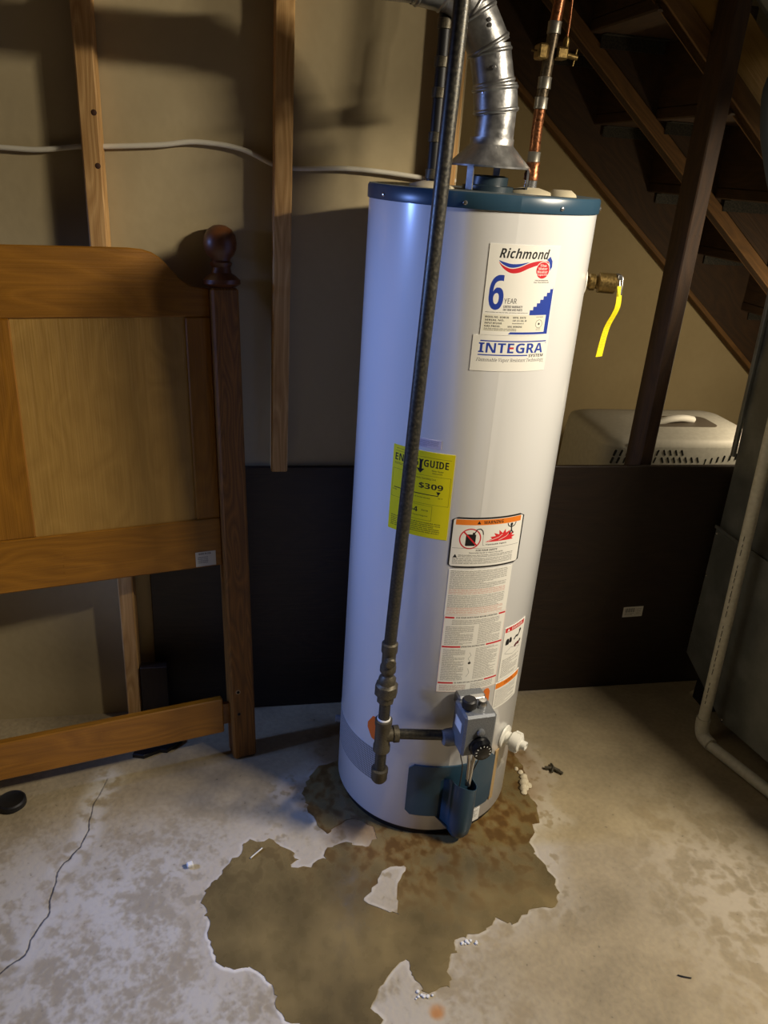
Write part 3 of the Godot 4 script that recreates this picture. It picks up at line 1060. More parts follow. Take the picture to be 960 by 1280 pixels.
	tube(st, PackedVector3Array([f * Vector3(-0.012, 0.064, -0.016), f * Vector3(-0.012, 0.074, -0.016), f * Vector3(-0.010, 0.078, 0.020)]), 0.0016, 6)
	box(st, f * Vector3(0.0, 0.069, -0.014), Vector3(0.03, 0.008, 0.010), 0.001, f.basis)
	part("lever", st, M.chrome, rv)
	# small dark bolt head low on the left side
	st = begin()
	lathe(st, PackedVector2Array([Vector2(0.010, 0), Vector2(0.010, 0.012), Vector2(0.007, 0.014), Vector2(0, 0.014)]), out_frame(-101.0, R, 0.165), 12)
	part("port_plug", st, M.cast, t)
	# yellow paper tag that hangs from the relief valve's lever
	var path := curve([f * Vector3(0.0, 0.074, 0.004) , f * Vector3(0.0, 0.0745, 0.0) + Vector3(0.0, -0.045, 0.006), f * Vector3(0.0, 0.074, 0.0) + Vector3(-0.012, -0.09, 0.0), f * Vector3(0.0, 0.074, 0.0) + Vector3(-0.020, -0.148, 0.004)], 6)
	st = begin()
	var n := path.size() - 1
	var side := Vector3(0.84, 0.0, -0.42).normalized()
	for i in n:
		var wa := lerpf(0.0075, 0.0105, float(i) / n)
		var wb := lerpf(0.0075, 0.0105, float(i + 1) / n)
		var q := [path[i] - side * wa, path[i] + side * wa, path[i + 1] + side * wb, path[i + 1] - side * wb]
		var uv := [Vector2(0, float(i) / n), Vector2(1, float(i) / n), Vector2(1, float(i + 1) / n), Vector2(0, float(i + 1) / n)]
		var out := side.cross(Vector3.UP)
		if out.z < 0.0:
			out = -out
		for j in [0, 1, 2, 0, 2, 3]:
			st.set_smooth_group(1)
			st.set_uv(uv[j])
			st.add_vertex(q[j] + out * 0.0004)
		for j in [0, 2, 1, 0, 3, 2]:
			st.set_smooth_group(2)
			st.set_uv(uv[j])
			st.add_vertex(q[j] - out * 0.0004)
	pr = Print.new(22, 150, Color8(246, 226, 20), 8.0)
	pr.lines(4, 12, 14, 120, 2.4, Color8(120, 108, 20))
	pr.frame(1.6, 5, 18.8, 142, 0.5, Color8(150, 136, 20))
	tag(part("paper_tag", st, pr.material(0.6)), "long yellow paper tag hanging from the brass relief valve on the heater's right side", "tag")

# a frame whose y axis leaves the jacket at an angle, with its -z axis pointing up
func out_frame(deg: float, r: float, y: float) -> Transform3D:
	var o := ring_at(deg, 1.0, 0.0)
	var x := Vector3(o.z, 0, -o.x)
	return Transform3D(Basis(x, o, Vector3.DOWN), ring_at(deg, r, y))

func build_shield(pan: Node3D) -> void:
	# the half pipe that shields the burner tubes: a wall that leaves the panel, swings round and comes back
	var st := begin()
	var c := ring_at(9.5, R + 0.016, 0.0)
	var o := ring_at(9.5, 1.0, 0.0)
	var x := Vector3(o.z, 0, -o.x)
	var rows := []
	var heights := [0.016, 0.022, 0.034, 0.060, 0.12, 0.178, 0.190]
	var sizes := [0.012, 0.020, 0.027, 0.031, 0.031, 0.031, 0.031]
	for j in heights.size():
		var ring := PackedVector3Array()
		var r: float = sizes[j]
		var back := -0.014
		var y: float = heights[j]
		ring.append(c + x * -0.062 + o * -0.0215 + Vector3.UP * clampf(y, 0.076, 0.190))
		ring.append(c + x * -0.046 + o * -0.0160 + Vector3.UP * clampf(y, 0.060, 0.190))
		for k in 15:
			var a := lerpf(-1.75, 1.75, k / 14.0)
			var lift := 0.0 if y < 0.15 else -0.020 * smoothstep(-0.8, 1.2, a)
			ring.append(c + x * sin(a) * r + o * (cos(a) * r + 0.004 * 0) + Vector3.UP * (y + lift))
		ring.append(c + x * r * 0.98 + o * back + Vector3.UP * (y - (0.02 if y > 0.15 else 0.0)))
		rows.append(ring)
	for j in rows.size() - 1:
		for k in rows[0].size() - 1:
			var quad := [rows[j][k], rows[j][k + 1], rows[j + 1][k + 1], rows[j + 1][k]]
			var m: Vector3 = (rows[j][k] + rows[j][k + 1]) / 2.0 - c
			m.y = 0.0
			face(st, quad, m, 1)
			var inner := []
			for p: Vector3 in quad:
				var d := p - c
				d.y = 0.0
				inner.append(p - d.normalized() * 0.0012)
			face(st, inner, -m, 2)
	for k in rows[0].size() - 1:
		var top: Array = rows
		var a: Vector3 = top[-1][k]
		var b: Vector3 = top[-1][k + 1]
		var da := a - c
		da.y = 0.0
		var db := b - c
		db.y = 0.0
		face(st, [a, b, b - db.normalized() * 0.0012, a - da.normalized() * 0.0012], Vector3.UP)
	face(st, Array(rows[0]), Vector3.DOWN)
	part("tube_shield", st, M.teal, pan)

func build_gas_valve(t: Node3D) -> void:
	var deg := 5.0
	var o := ring_at(deg, 1.0, 0.0)
	var x := Vector3(o.z, 0, -o.x)
	var b := Basis(x, Vector3.UP, o)
	var c := ring_at(deg, 0.281, 0.385)
	var f := Transform3D(b, c)
	var st := begin()
	box(st, f * Vector3(0, 0, 0), Vector3(0.073, 0.108, 0.070), 0.005, b)
	box(st, f * Vector3(0, 0.048, -0.038), Vector3(0.064, 0.03, 0.03), 0.004, b)
	lathe(st, PackedVector2Array([Vector2(0.022, -0.06), Vector2(0.022, -0.036), Vector2(0.0, -0.036)]), Transform3D(Basis(x, o, Vector3.DOWN), c), 16)
	var v := part("gas_valve", st, M.cast, t, "grey cast gas control valve")
	# inlet boss on the left, with a white sticker
	st = begin()
	lathe(st, PackedVector2Array([Vector2(0.020, 0.030), Vector2(0.020, 0.050), Vector2(0.017, 0.058), Vector2(0.0, 0.058)]), Transform3D(Basis(Vector3.UP, -x, o), f * Vector3(0, -0.046, -0.026)), 8)
	part("inlet_boss", st, M.cast, v)
	st = begin()
	box(st, f * Vector3(-0.0368, 0.012, 0.0), Vector3(0.001, 0.026, 0.036), 0.0, b)
	part("valve_sticker", st, M.tape, v, "small white sticker")
	# temperature dial with white marks
	st = begin()
	var df := Transform3D(Basis(x, o, Vector3.DOWN), f * Vector3(0.003, -0.026, 0.035))
	lathe(st, PackedVector2Array([Vector2(0.0245, 0.0), Vector2(0.0245, 0.006), Vector2(0.0215, 0.009), Vector2(0.0215, 0.022), Vector2(0.019, 0.024), Vector2(0.0, 0.024)]), df, 28)
	var dial := part("temperature_dial", st, M.black_gloss, v, "black temperature dial")
	for i in 9:
		st = begin()
		var a := -1.9 + 3.8 * i / 8.0
		box(st, df * Vector3(sin(a) * 0.0165, 0.0241, -cos(a) * 0.0165), Vector3(0.0016, 0.0006, 0.0034), 0.0, df.basis * Basis(Vector3.UP, -a))
		part("dial_mark", st, M.tape, dial)
	st = begin()
	lathe(st, PackedVector2Array([Vector2(0.009, 0.0), Vector2(0.009, 0.006), Vector2(0.006, 0.008), Vector2(0, 0.008)]), Transform3D(Basis(x, o, Vector3.DOWN), f * Vector3(0.001, 0.012, 0.035)), 14)
	part("screw_cap", st, M.cast, v)
	# pilot knob and igniter on top
	st = begin()
	lathe(st, PackedVector2Array([Vector2(0.010, 0.0), Vector2(0.010, 0.006), Vector2(0.0165, 0.007), Vector2(0.0165, 0.024), Vector2(0.013, 0.027), Vector2(0, 0.027)]), Transform3D(b, f * Vector3(-0.020, 0.054, 0.006)), 9)
	part("pilot_knob", st, M.black, v, "black pilot knob")
	st = begin()
	lathe(st, PackedVector2Array([Vector2(0.011, 0.0), Vector2(0.011, 0.012), Vector2(0.008, 0.018), Vector2(0, 0.019)]), Transform3D(b, f * Vector3(0.012, 0.054, 0.004)), 14)
	box(st, f * Vector3(0.010, 0.058, -0.022), Vector3(0.034, 0.012, 0.016), 0.002, b)
	part("igniter_button", st, M.chrome, v)
	st = begin()
	plate(st, R, R + 0.0008, 16.0, 21.0, 0.385, 0.432, 0.01)
	part("orange_label", st, M.orange, v, "orange label behind the knob")
	# burner tubes and thin wires into the shield
	st = begin()
	tube(st, curve([f * Vector3(0.004, -0.054, -0.010), f * Vector3(0.004, -0.09, -0.010), f * Vector3(0.012, -0.13, -0.020), f * Vector3(0.018, -0.20, -0.030)], 6), 0.0045, 10)
	part("burner_tube", st, M.chrome, v)
	st = begin()
	tube(st, curve([f * Vector3(0.016, -0.054, -0.006), f * Vector3(0.017, -0.09, -0.008), f * Vector3(0.020, -0.13, -0.018), f * Vector3(0.022, -0.20, -0.028)], 6), 0.0050, 10)
	part("burner_tube", st, M.chrome, v)
	st = begin()
	tube(st, curve([f * Vector3(-0.025, -0.054, -0.004), f * Vector3(-0.020, -0.085, 0.0), f * Vector3(-0.008, -0.125, -0.010), f * Vector3(-0.002, -0.20, -0.024)], 6), 0.0014, 6)
	part("thermocouple_wire", st, M.iron, v)
	st = begin()
	tube(st, curve([f * Vector3(0.036, 0.03, -0.036), f * Vector3(0.046, -0.02, -0.03), f * Vector3(0.042, -0.07, -0.014), f * Vector3(0.030, -0.11, -0.010), f * Vector3(0.018, -0.18, -0.026)], 6), 0.0014, 6)
	part("thermocouple_wire", st, M.iron, v)

func sticker(t: Node3D, called: String, d0: float, d1: float, y0: float, y1: float, m: Material, label := "", corner := 0.0) -> MeshInstance3D:
	var st := begin()
	plate(st, R, R + 0.0007, d0, d1, y0, y1, corner)
	return part(called, st, m, t, label)

func build_stickers(t: Node3D) -> void:
	var ink := Color8(24, 24, 26)
	var blue := Color8(34, 62, 160)
	var red := Color8(206, 32, 44)
	var grey := Color8(120, 120, 118)
	var paper := Color8(238, 236, 228)
	# the maker's sticker
	var p := Print.new(140, 158, paper)
	p.words("Richmond", 19, 6, 97, 17, ink, "Droid Sans", 700, 0.24)
	var top := PackedVector2Array()
	var mid := PackedVector2Array()
	var low := PackedVector2Array()
	var wave := curve([Vector3(19, 28, 0), Vector3(28, 34.5, 0), Vector3(42, 39, 0), Vector3(58, 36.5, 0), Vector3(76, 29, 0), Vector3(96, 24.5, 0), Vector3(116, 25, 0)], 5)
	for i in wave.size():
		var f := float(i) / (wave.size() - 1)
		var q := Vector2(wave[i].x, wave[i].y)
		top.append(q - Vector2(0, 6.4 * sin(PI * minf(1.0, f * 1.45 + 0.02)) * (1.0 if f < 0.66 else 0.0)))
		mid.append(q)
		low.append(q + Vector2(1, 2.0 + 8.2 * sin(PI * (f * 0.8 + 0.06))))
	var mr := mid.duplicate()
	mr.reverse()
	var lr := low.duplicate()
	lr.reverse()
	var blue_band := top.duplicate()
	blue_band.append_array(mr)
	p.poly(blue_band, blue)
	var red_band := PackedVector2Array()
	for q in mid:
		red_band.append(q + Vector2(0, 1.6))
	red_band.append_array(lr)
	p.poly(red_band, red)
	p.poly(PackedVector2Array([Vector2(112, 24), Vector2(119, 18), Vector2(125, 26), Vector2(126, 36), Vector2(121, 44), Vector2(120, 33), Vector2(117, 27)]), blue)
	p.disc(106, 42, 15.5, paper)
	p.disc(106, 42, 14.2, red)
	var y := 31.5
	for s in ["The", "Water", "Heater", "Experts"]:
		var w: float = 7.0 + 2.6 * s.length()
		p.words(s, 106 - w / 2, y, w * 0.98, 4.4, paper, "Droid Sans", 700)
		y += 5.4
	p.words("FOR INFORMATION", 92, 58.5, 29, 2.0, ink, "Droid Sans", 700)
	p.words("CALL YOUR INSTALLER", 90, 62, 33, 2.0, ink, "Droid Sans", 700)
	p.words("6", 8, 52, 27, 61, blue, "Droid Sans", 700)
	p.words("YEAR", 37, 92, 24, 9, ink)
	p.words("LIMITED WARRANTY", 37, 104.5, 37, 4, ink, "Droid Sans", 700)
	p.words("ON TANK AND PARTS", 37, 110, 37, 4, ink, "Droid Sans", 700)
	p.lines(5, 116.5, 86, 3, 2.2, ink)
	var stair := PackedVector2Array([Vector2(90, 116)])
	for i in 7:
		stair.append(Vector2(90 + i * 6.6, 112 - i * 6.2))
		stair.append(Vector2(96.6 + i * 6.6, 112 - i * 6.2))
	stair.append(Vector2(137, 68))
	stair.append(Vector2(137, 156))
	stair.append(Vector2(52, 156))
	stair.append(Vector2(56, 152))
	stair.append(Vector2(128, 152))
	stair.append(Vector2(128, 121))
	stair.append(Vector2(90, 121))
	p.poly(stair, blue)
	p.rect(2, 121, 124, 30, Color8(232, 228, 210))
	p.words("MODEL NO.  6G40-36", 6, 124, 44, 3.4, ink, "Droid Sans", 700)
	p.words("MFG. DATE", 58, 124, 26, 3.4, ink, "Droid Sans", 700)
	p.words("SERIAL NO.", 6, 129.5, 36, 3.2, ink, "Droid Sans", 700)
	p.words("CAP. U.S. GAL. 40", 58, 129.5, 28, 3.2, ink, "Droid Sans", 700)
	p.words("INPUT BTU/HR", 6, 135, 32, 3.2, ink, "Droid Sans", 700)
	p.lines(58, 135, 24, 4, 3.4, ink)
	p.words("GAS PRESS.", 6, 140.5, 30, 3.2, ink, "Droid Sans", 700)
	p.words("MAX. WORKING", 50, 140.5, 28, 3.2, ink, "Droid Sans", 700)
	p.lines(6, 145.5, 66, 5, 2.6, ink)
	p.words("CERTIFIED", 106, 123.5, 16, 2.0, grey, "Droid Sans", 700)
	p.disc(114, 137, 7.6, ink)
	p.disc(114, 137, 7.0, Color8(236, 232, 216))
	p.disc(114, 137, 2.0, ink)
	p.lines(109, 145, 11, 5, 2.2, grey)
	sticker(t, "rating_sticker", -11.6, 24.4, 1.2325, 1.3905, p.material(), "white rating sticker with a red and blue wave and a large blue 6")
	# the system name below
	p = Print.new(156, 73, paper)
	p.rect(14, 10, 136, 2.4, blue)
	p.words("INTEGRA", 12, 15, 132, 20, blue, "Droid Sans", 700)
	# the cross bar of the E is red
	var all := p.wide("INTEGRA", 700)
	var e0 := 12.0 + 132.0 * (p.wide("INT", 700) + p.wide("INTE", 700) - p.wide("E", 700) - p.wide("INT", 700)) / all
	var e1 := 12.0 + 132.0 * p.wide("INTE", 700) / all
	p.rect(lerpf(e0, e1, 0.28), 23.2, (e1 - e0) * 0.70, 3.6, red)
	p.words("TM", 147, 14, 4, 2.4, blue)
	p.rect(12, 38.5, 98, 2.4, blue)
	p.words("SYSTEM", 113, 37.5, 34, 6.0, ink, "Droid Sans", 700)
	p.words("Flammable Vapor Resistant Technology", 10, 46, 140, 9, Color8(60, 60, 64), "Droid Serif", 400, 0.22)
	p.words("TM", 147, 54, 3.5, 2.0, grey)
	sticker(t, "system_sticker", -14.6, 25.4, 1.1655, 1.2315, p.material(), "white sticker with blue INTEGRA lettering between two blue lines")
	# yellow energy label
	var yel := Color8(238, 222, 10)
	p = Print.new(132, 186, yel)
	p.lines(8, 6, 34, 3, 2.4, ink)
	p.rect(5, 12, 121, 0.5, ink)
	p.words("ENERGYGUIDE", 6, 17, 115, 15, ink, "Droid Sans", 700)
	p.rect(61.5, 18, 5.5, 22, ink)
	p.poly(PackedVector2Array([Vector2(56, 37), Vector2(72.5, 37), Vector2(64.2, 47)]), ink)
	p.lines(6, 36, 40, 6, 2.6, ink)
	p.words("Water Heater", 88, 37, 24, 3, ink)
	p.words("Natural Gas", 90, 42, 20, 3, ink)
	p.frame(3, 50, 125, 62, 0.6, Color8(90, 84, 10))
	p.words("Estimated Yearly Operating Cost", 34, 55, 64, 4.6, ink)
	p.words("$309", 64, 66, 50, 13.5, ink, "Droid Sans", 700)
	p.rect(8, 90, 98, 1.8, ink)
	p.poly(PackedVector2Array([Vector2(101, 82), Vector2(110, 82), Vector2(105.5, 90)]), ink)
	p.words("$290", 6, 94, 9, 3, ink)
	p.words("$313", 106, 94, 9, 3, ink)
	p.words("Cost Range of Similar Models", 34, 97, 56, 3.6, ink)
	p.frame(34, 115, 62, 33, 0.6, Color8(90, 84, 10))
	p.words("254", 38, 121, 28, 11, ink, "Droid Sans", 700)
	p.words("therms", 74, 124, 14, 4, ink)
	p.words("Estimated Yearly Energy Use", 38, 137, 50, 3.6, ink)
	p.lines(6, 152, 116, 26, 4.2, ink)
	sticker(t, "energy_sticker", -50.3, -16.5, 0.811, 0.9955, p.material(), "bright yellow energy label partly behind the gas pipe")
	# a small pale strip above it
	p = Print.new(56, 18, Color8(196, 190, 206))
	p.lines(3, 3, 50, 13, 2.6, Color8(120, 110, 134))
	sticker(t, "notice_sticker", -38.2, -24.2, 1.003, 1.021, p.material(), "small pale lavender strip")
	# warning label with its black rounded frame
	p = Print.new(164, 113, ink)
	p.poly(move(rounded(157, 106, 5), Vector2(82, 56.5)), paper)
	p.rect(8, 4.5, 147, 12, Color8(236, 130, 40))
	p.poly(PackedVector2Array([Vector2(52, 14.5), Vector2(60, 14.5), Vector2(56, 7.5)]), ink)
	p.words("WARNING", 66, 7.2, 44, 7, ink, "Droid Sans", 700)
	p.disc(41, 47, 23, red)
	p.disc(41, 47, 20.4, paper)
	p.poly(move(rounded(21, 26, 2), Vector2(42, 50)), ink)
	p.rect(45, 33, 5, 7, ink)
	p.stroke(PackedVector2Array([Vector2(49, 35), Vector2(54, 26), Vector2(61, 25), Vector2(66, 30), Vector2(68, 38)]), 2.2, ink)
	p.stroke(PackedVector2Array([Vector2(26, 31), Vector2(57, 63)]), 3.2, red)
	p.stroke(PackedVector2Array([Vector2(68, 38), Vector2(69, 62), Vector2(73, 62)]), 0.8, grey)
	var flame := PackedVector2Array([Vector2(74, 55), Vector2(88, 48), Vector2(84, 44), Vector2(96, 43), Vector2(92, 36), Vector2(104, 40), Vector2(103, 30), Vector2(112, 38), Vector2(118, 29), Vector2(120, 38), Vector2(130, 33), Vector2(128, 41), Vector2(141, 38), Vector2(135, 45), Vector2(144, 47), Vector2(136, 51), Vector2(140, 55)])
	p.poly(flame, Color8(222, 44, 50))
	p.stroke(PackedVector2Array([Vector2(80, 53), Vector2(104, 46), Vector2(112, 40)]), 1.2, paper)
	p.stroke(PackedVector2Array([Vector2(104, 53), Vector2(122, 46), Vector2(128, 40)]), 1.2, paper)
	p.disc(132, 21, 3.4, ink)
	p.stroke(PackedVector2Array([Vector2(132, 24), Vector2(133, 34), Vector2(128, 43)]), 3.2, ink)
	p.stroke(PackedVector2Array([Vector2(133, 34), Vector2(139, 42)]), 2.6, ink)
	p.stroke(PackedVector2Array([Vector2(132, 27), Vector2(124, 23), Vector2(122, 17)]), 2.2, ink)
	p.stroke(PackedVector2Array([Vector2(133, 27), Vector2(140, 24), Vector2(143, 17)]), 2.2, ink)
	p.words("Flammable Vapors", 76, 59, 48, 4.4, ink, "Droid Sans", 700)
	p.rect(6, 68, 150, 0.6, ink)
	p.words("FOR YOUR SAFETY", 56, 71, 48, 4.4, ink, "Droid Sans", 700)
	p.words("Flammable liquids or vapors may ignite", 42, 77, 76, 4.6, ink)
	p.poly(PackedVector2Array([Vector2(9, 90), Vector2(18, 90), Vector2(13.5, 82)]), ink)
	p.lines(20, 83, 132, 7, 3.4, Color8(60, 60, 60))
	p.lines(9, 91, 144, 16, 3.6, Color8(60, 60, 60))
	sticker(t, "warning_sticker", -14.7, 27.4, 0.751, 0.8655, p.material(), "black framed warning label with an orange bar, a crossed out fuel can and red flames", 0.006)
	# long printed instructions
	p = Print.new(145, 109, paper)
	p.lines(4, 2, 137, 44, 3.4, Color8(104, 102, 98))
	p.lines(4, 46, 137, 14, 3.4, Color8(196, 120, 104))
	p.lines(4, 61, 137, 30, 3.4, Color8(104, 102, 98))
	p.lines(4, 91, 137, 16, 3.4, Color8(196, 120, 104))
	sticker(t, "notice_sheet", -13.4, 23.9, 0.637, 0.746, p.material(), "white sheet of fine grey print below the warning label")
	p = Print.new(146, 200, paper)
	p.frame(0.5, 0.5, 145, 199, 0.6, Color8(200, 130, 120))
	for q in [[4.0, 20.0, 126.0, 18.0, "FOR YOUR SAFETY READ BEFORE OPERATING", 26.0, 96.0], [78.0, 41.0, 103.0, 42.0, "OPERATING INSTRUCTIONS", 44.0, 56.0], [173.0, 34.0, 111.0, 34.0, "TO TURN OFF GAS TO APPLIANCE", 38.0, 70.0]]:
		p.rect(2, q[0], q[1], 4.2, red)
		p.rect(q[2], q[0], q[3], 4.2, red)
		p.words(q[4], q[5], q[0] + 0.2, q[6], 3.8, ink, "Droid Sans", 700)
	p.lines(18, 12, 118, 12, 3.2, Color8(110, 108, 104))
	p.lines(6, 28, 66, 48, 3.2, Color8(110, 108, 104))
	p.lines(80, 25, 60, 50, 3.2, Color8(110, 108, 104))
	p.lines(6, 86, 52, 84, 3.2, Color8(110, 108, 104))
	p.lines(80, 86, 60, 84, 3.2, Color8(110, 108, 104))
	p.stroke(PackedVector2Array([Vector2(66, 96), Vector2(70, 104), Vector2(64, 112), Vector2(70, 122)]), 0.7, grey)
	p.disc(68, 124, 3.2, ink)
	p.stroke(PackedVector2Array([Vector2(66, 138), Vector2(70, 150), Vector2(64, 160)]), 0.7, grey)
	p.lines(6, 181, 64, 16, 3.2, Color8(150, 110, 100))
	p.lines(78, 180, 60, 16, 3.2, Color8(110, 108, 104))
	sticker(t, "instruction_sticker", -13.2, 24.3, 0.436, 0.636, p.material(), "white operating instructions in two columns with short red bars")
	# danger label on the right
	p = Print.new(80, 148, paper)
	p.rect(2, 2, 72, 12, Color8(206, 44, 48))
	p.poly(PackedVector2Array([Vector2(8, 12), Vector2(17, 12), Vector2(12.5, 4)]), paper)
	p.words("DANGER", 24, 4.5, 42, 7, paper, "Droid Sans", 700)
	p.disc(14, 38, 5, ink)
	p.poly(move(rounded(12, 12, 2), Vector2(14, 44)), ink)
	p.disc(24, 36, 4, ink)
	p.poly(move(rounded(9, 10, 2), Vector2(25, 42)), ink)
	p.stroke(PackedVector2Array([Vector2(38, 44), Vector2(46, 36), Vector2(52, 40), Vector2(60, 30)]), 5, ink)
	p.disc(60, 26, 4.5, ink)
	p.stroke(PackedVector2Array([Vector2(44, 66), Vector2(52, 60), Vector2(64, 62)]), 8, Color8(90, 28, 36))
	p.disc(66, 57, 4, ink)
	p.stroke(PackedVector2Array([Vector2(10, 72), Vector2(30, 62), Vector2(70, 74), Vector2(40, 84), Vector2(10, 74)]), 0.9, grey)
	p.lines(6, 90, 66, 54, 4.0, Color8(110, 108, 104))
	sticker(t, "danger_sticker", 26.2, 46.5, 0.440, 0.583, p.material(), "white label with a red DANGER bar at the right edge")
	p = Print.new(98, 76, paper)
	p.rect(1, 2, 95, 15, Color8(240, 132, 30))
	p.words("CAUTION", 30, 5, 36, 8, Color8(140, 60, 10), "Droid Sans", 700)
	p.lines(4, 22, 84, 50, 4.2, Color8(110, 108, 104))
	sticker(t, "caution_sticker", 25.0, 49.5, 0.362, 0.436, p.material(), "white label with an orange bar above the gas valve")
	# round orange sticker and a small inspection label near the foot
	var oval := StandardMaterial3D.new()
	oval.albedo_color = Color8(226, 104, 26)
	oval.roughness = 0.5
	sticker(t, "round_sticker", -54.5, -40.0, 0.250, 0.320, oval, "orange round sticker half behind the gas tee", 0.028)
	p = Print.new(26, 34, Color8(240, 240, 238))
	p.lines(4, 5, 16, 20, 4.0, Color8(120, 120, 120))
	sticker(t, "inspection_sticker", 21.0, 27.5, 0.022, 0.060, p.material(), "small white inspection label")

func move(poly: PackedVector2Array, by: Vector2) -> PackedVector2Array:
	var out := PackedVector2Array()
	for q in poly:
		out.append(q + by)
	return out

# ---------------------------------------------------------------- headboard and panel

func wood_bar(st: SurfaceTool, c: Vector3, size: Vector3, along: Vector3, bevel := 0.004, b := Basis()) -> void:
	grain = along
	shift_uv = Vector2(rng.randf(), rng.randf())
	box(st, c, size, bevel, b)
	grain = Vector3.ZERO

func build_headboard() -> void:
	var t := thing("headboard", "honey coloured wooden bed headboard with ball finials, leaning against the wall studs at the left", "headboard")
	var e := Vector3(0.9737, 0.0, -0.2280)
	var u := Vector3(-0.0286, 0.9921, -0.1221)
	t.transform = Transform3D(Basis(e, u, e.cross(u)), Vector3(-0.495, 0.002, -0.098)).orthonormalized()
	var span := 1.02      # from post to post
	for x in [0.031, -span - 0.031]:
		var st := begin()
		wood_bar(st, Vector3(x, 0.616, -0.032), Vector3(0.062, 1.232, 0.064), Vector3.UP, 0.005)
		var post := part("bed_post", st, M.post_wood, t)
		st = begin()
		lathe(st, PackedVector2Array([Vector2(0.028, 1.232), Vector2(0.0425, 1.240), Vector2(0.0425, 1.249), Vector2(0.034, 1.257), Vector2(0.023, 1.264), Vector2(0.0205, 1.276), Vector2(0.024, 1.282), Vector2(0.0255, 1.286), Vector2(0.021, 1.290), Vector2(0.0225, 1.296), Vector2(0.030, 1.303), Vector2(0.0355, 1.315), Vector2(0.0372, 1.329), Vector2(0.0345, 1.345), Vector2(0.027, 1.358), Vector2(0.014, 1.366), Vector2(0.0, 1.368)]), Transform3D(Basis(), Vector3(x, 0, -0.032)), 28)
		part("finial", st, M.post_wood_dark, post)
		if x > 0.0:
			for h in [[0.204, 0.0045], [0.138, 0.003]]:
				st = begin()
				lathe(st, PackedVector2Array([Vector2(h[1] * 1.5, 0.0), Vector2(h[1] * 1.4, 0.0008), Vector2(0.0, 0.0008)]), Transform3D(Basis(Vector3.RIGHT, PI / 2), Vector3(0.0185, h[0], 0.0)), 14)
				part("bolt_ring", st, M.carton if h[1] > 0.004 else M.black, post)
				st = begin()
				lathe(st, PackedVector2Array([Vector2(h[1] * 0.9, 0.0005), Vector2(h[1] * 0.9, 0.0012), Vector2(0.0, 0.0012)]), Transform3D(Basis(Vector3.RIGHT, PI / 2), Vector3(0.0185, h[0], 0.0)), 12)
				part("bolt_hole", st, M.slot, post)
	# shaped top rail, from the middle of the bed outward: level, a round shoulder, a hollow, the post
	var half := [Vector2(0.0, 1.231), Vector2(-0.012, 1.231), Vector2(-0.030, 1.233), Vector2(-0.046, 1.238), Vector2(-0.058, 1.246), Vector2(-0.069, 1.256), Vector2(-0.080, 1.268), Vector2(-0.092, 1.282), Vector2(-0.106, 1.296), Vector2(-0.122, 1.306), Vector2(-0.142, 1.312), Vector2(-0.170, 1.3145), Vector2(-0.22, 1.315)]
	var rail := PackedVector2Array()
	for q in half:
		rail.append(q)
	for i in range(half.size() - 1, -1, -1):
		rail.append(Vector2(-span - half[i].x, half[i].y))
	rail.append(Vector2(-span, 1.168))
	rail.append(Vector2(0.0, 1.168))
	var front := -0.024
	var back := -0.046
	grain = Vector3.RIGHT
	shift_uv = Vector2(0.3, 0.1)
	var st := begin()
	prism(st, rail, back, front, Transform3D(), 0.003)
	part("top_rail", st, M.honey, t)
	st = begin()
	wood_bar(st, Vector3(-span / 2, 0.622, (front + back) / 2), Vector3(span, 0.126, 0.022), Vector3.RIGHT, 0.003)
	part("middle_rail", st, M.honey, t)
	for x in [-0.029, -0.479, -0.991]:
		st = begin()
		var w: float = 0.058 if absf(x + 0.5) > 0.2 else 0.118
		wood_bar(st, Vector3(x, 0.9265, (front + back) / 2), Vector3(w, 0.483, 0.022), Vector3.UP, 0.003)
		part("stile", st, M.honey, t)
	for q in [[-0.42, -0.058], [-0.962, -0.538]]:
		st = begin()
		wood_bar(st, Vector3((q[0] + q[1]) / 2, 0.9265, front - 0.010), Vector3(q[1] - q[0], 0.483, 0.008), Vector3.UP, 0.0)
		part("inset_panel", st, M.panel_wood, t, "lighter recessed plywood panel")
	st = begin()
	wood_bar(st, Vector3(-span / 2 - 0.009, 0.1275, front - 0.012), Vector3(span - 0.018, 0.101, 0.024), Vector3.RIGHT, 0.003)
	wood_bar(st, Vector3(-0.009, 0.1275, front - 0.014), Vector3(0.018, 0.06, 0.012), Vector3.RIGHT, 0.0)
	wood_bar(st, Vector3(-span + 0.0, 0.1275, front - 0.014), Vector3(0.018, 0.06, 0.012), Vector3.RIGHT, 0.0)
	part("bottom_rail", st, M.honey, t)
	# little maker's label on the middle rail
	var p := Print.new(56, 42, Color8(196, 196, 186))
	p.words("MADE IN USA", 9, 3, 34, 5, Color8(60, 60, 60), "Droid Sans", 700)
	p.lines(6, 14, 30, 20, 5, Color8(90, 90, 90))
	st = begin()
	var b := Basis(Vector3(0, 0, 1), 0.0)
	sheet(st, Transform3D(b, Vector3(-0.042, 0.5815, front + 0.0003)), 0.050, 0.038, 0.0006)
	part("rail_label", st, p.material(), t, "small white printed label")

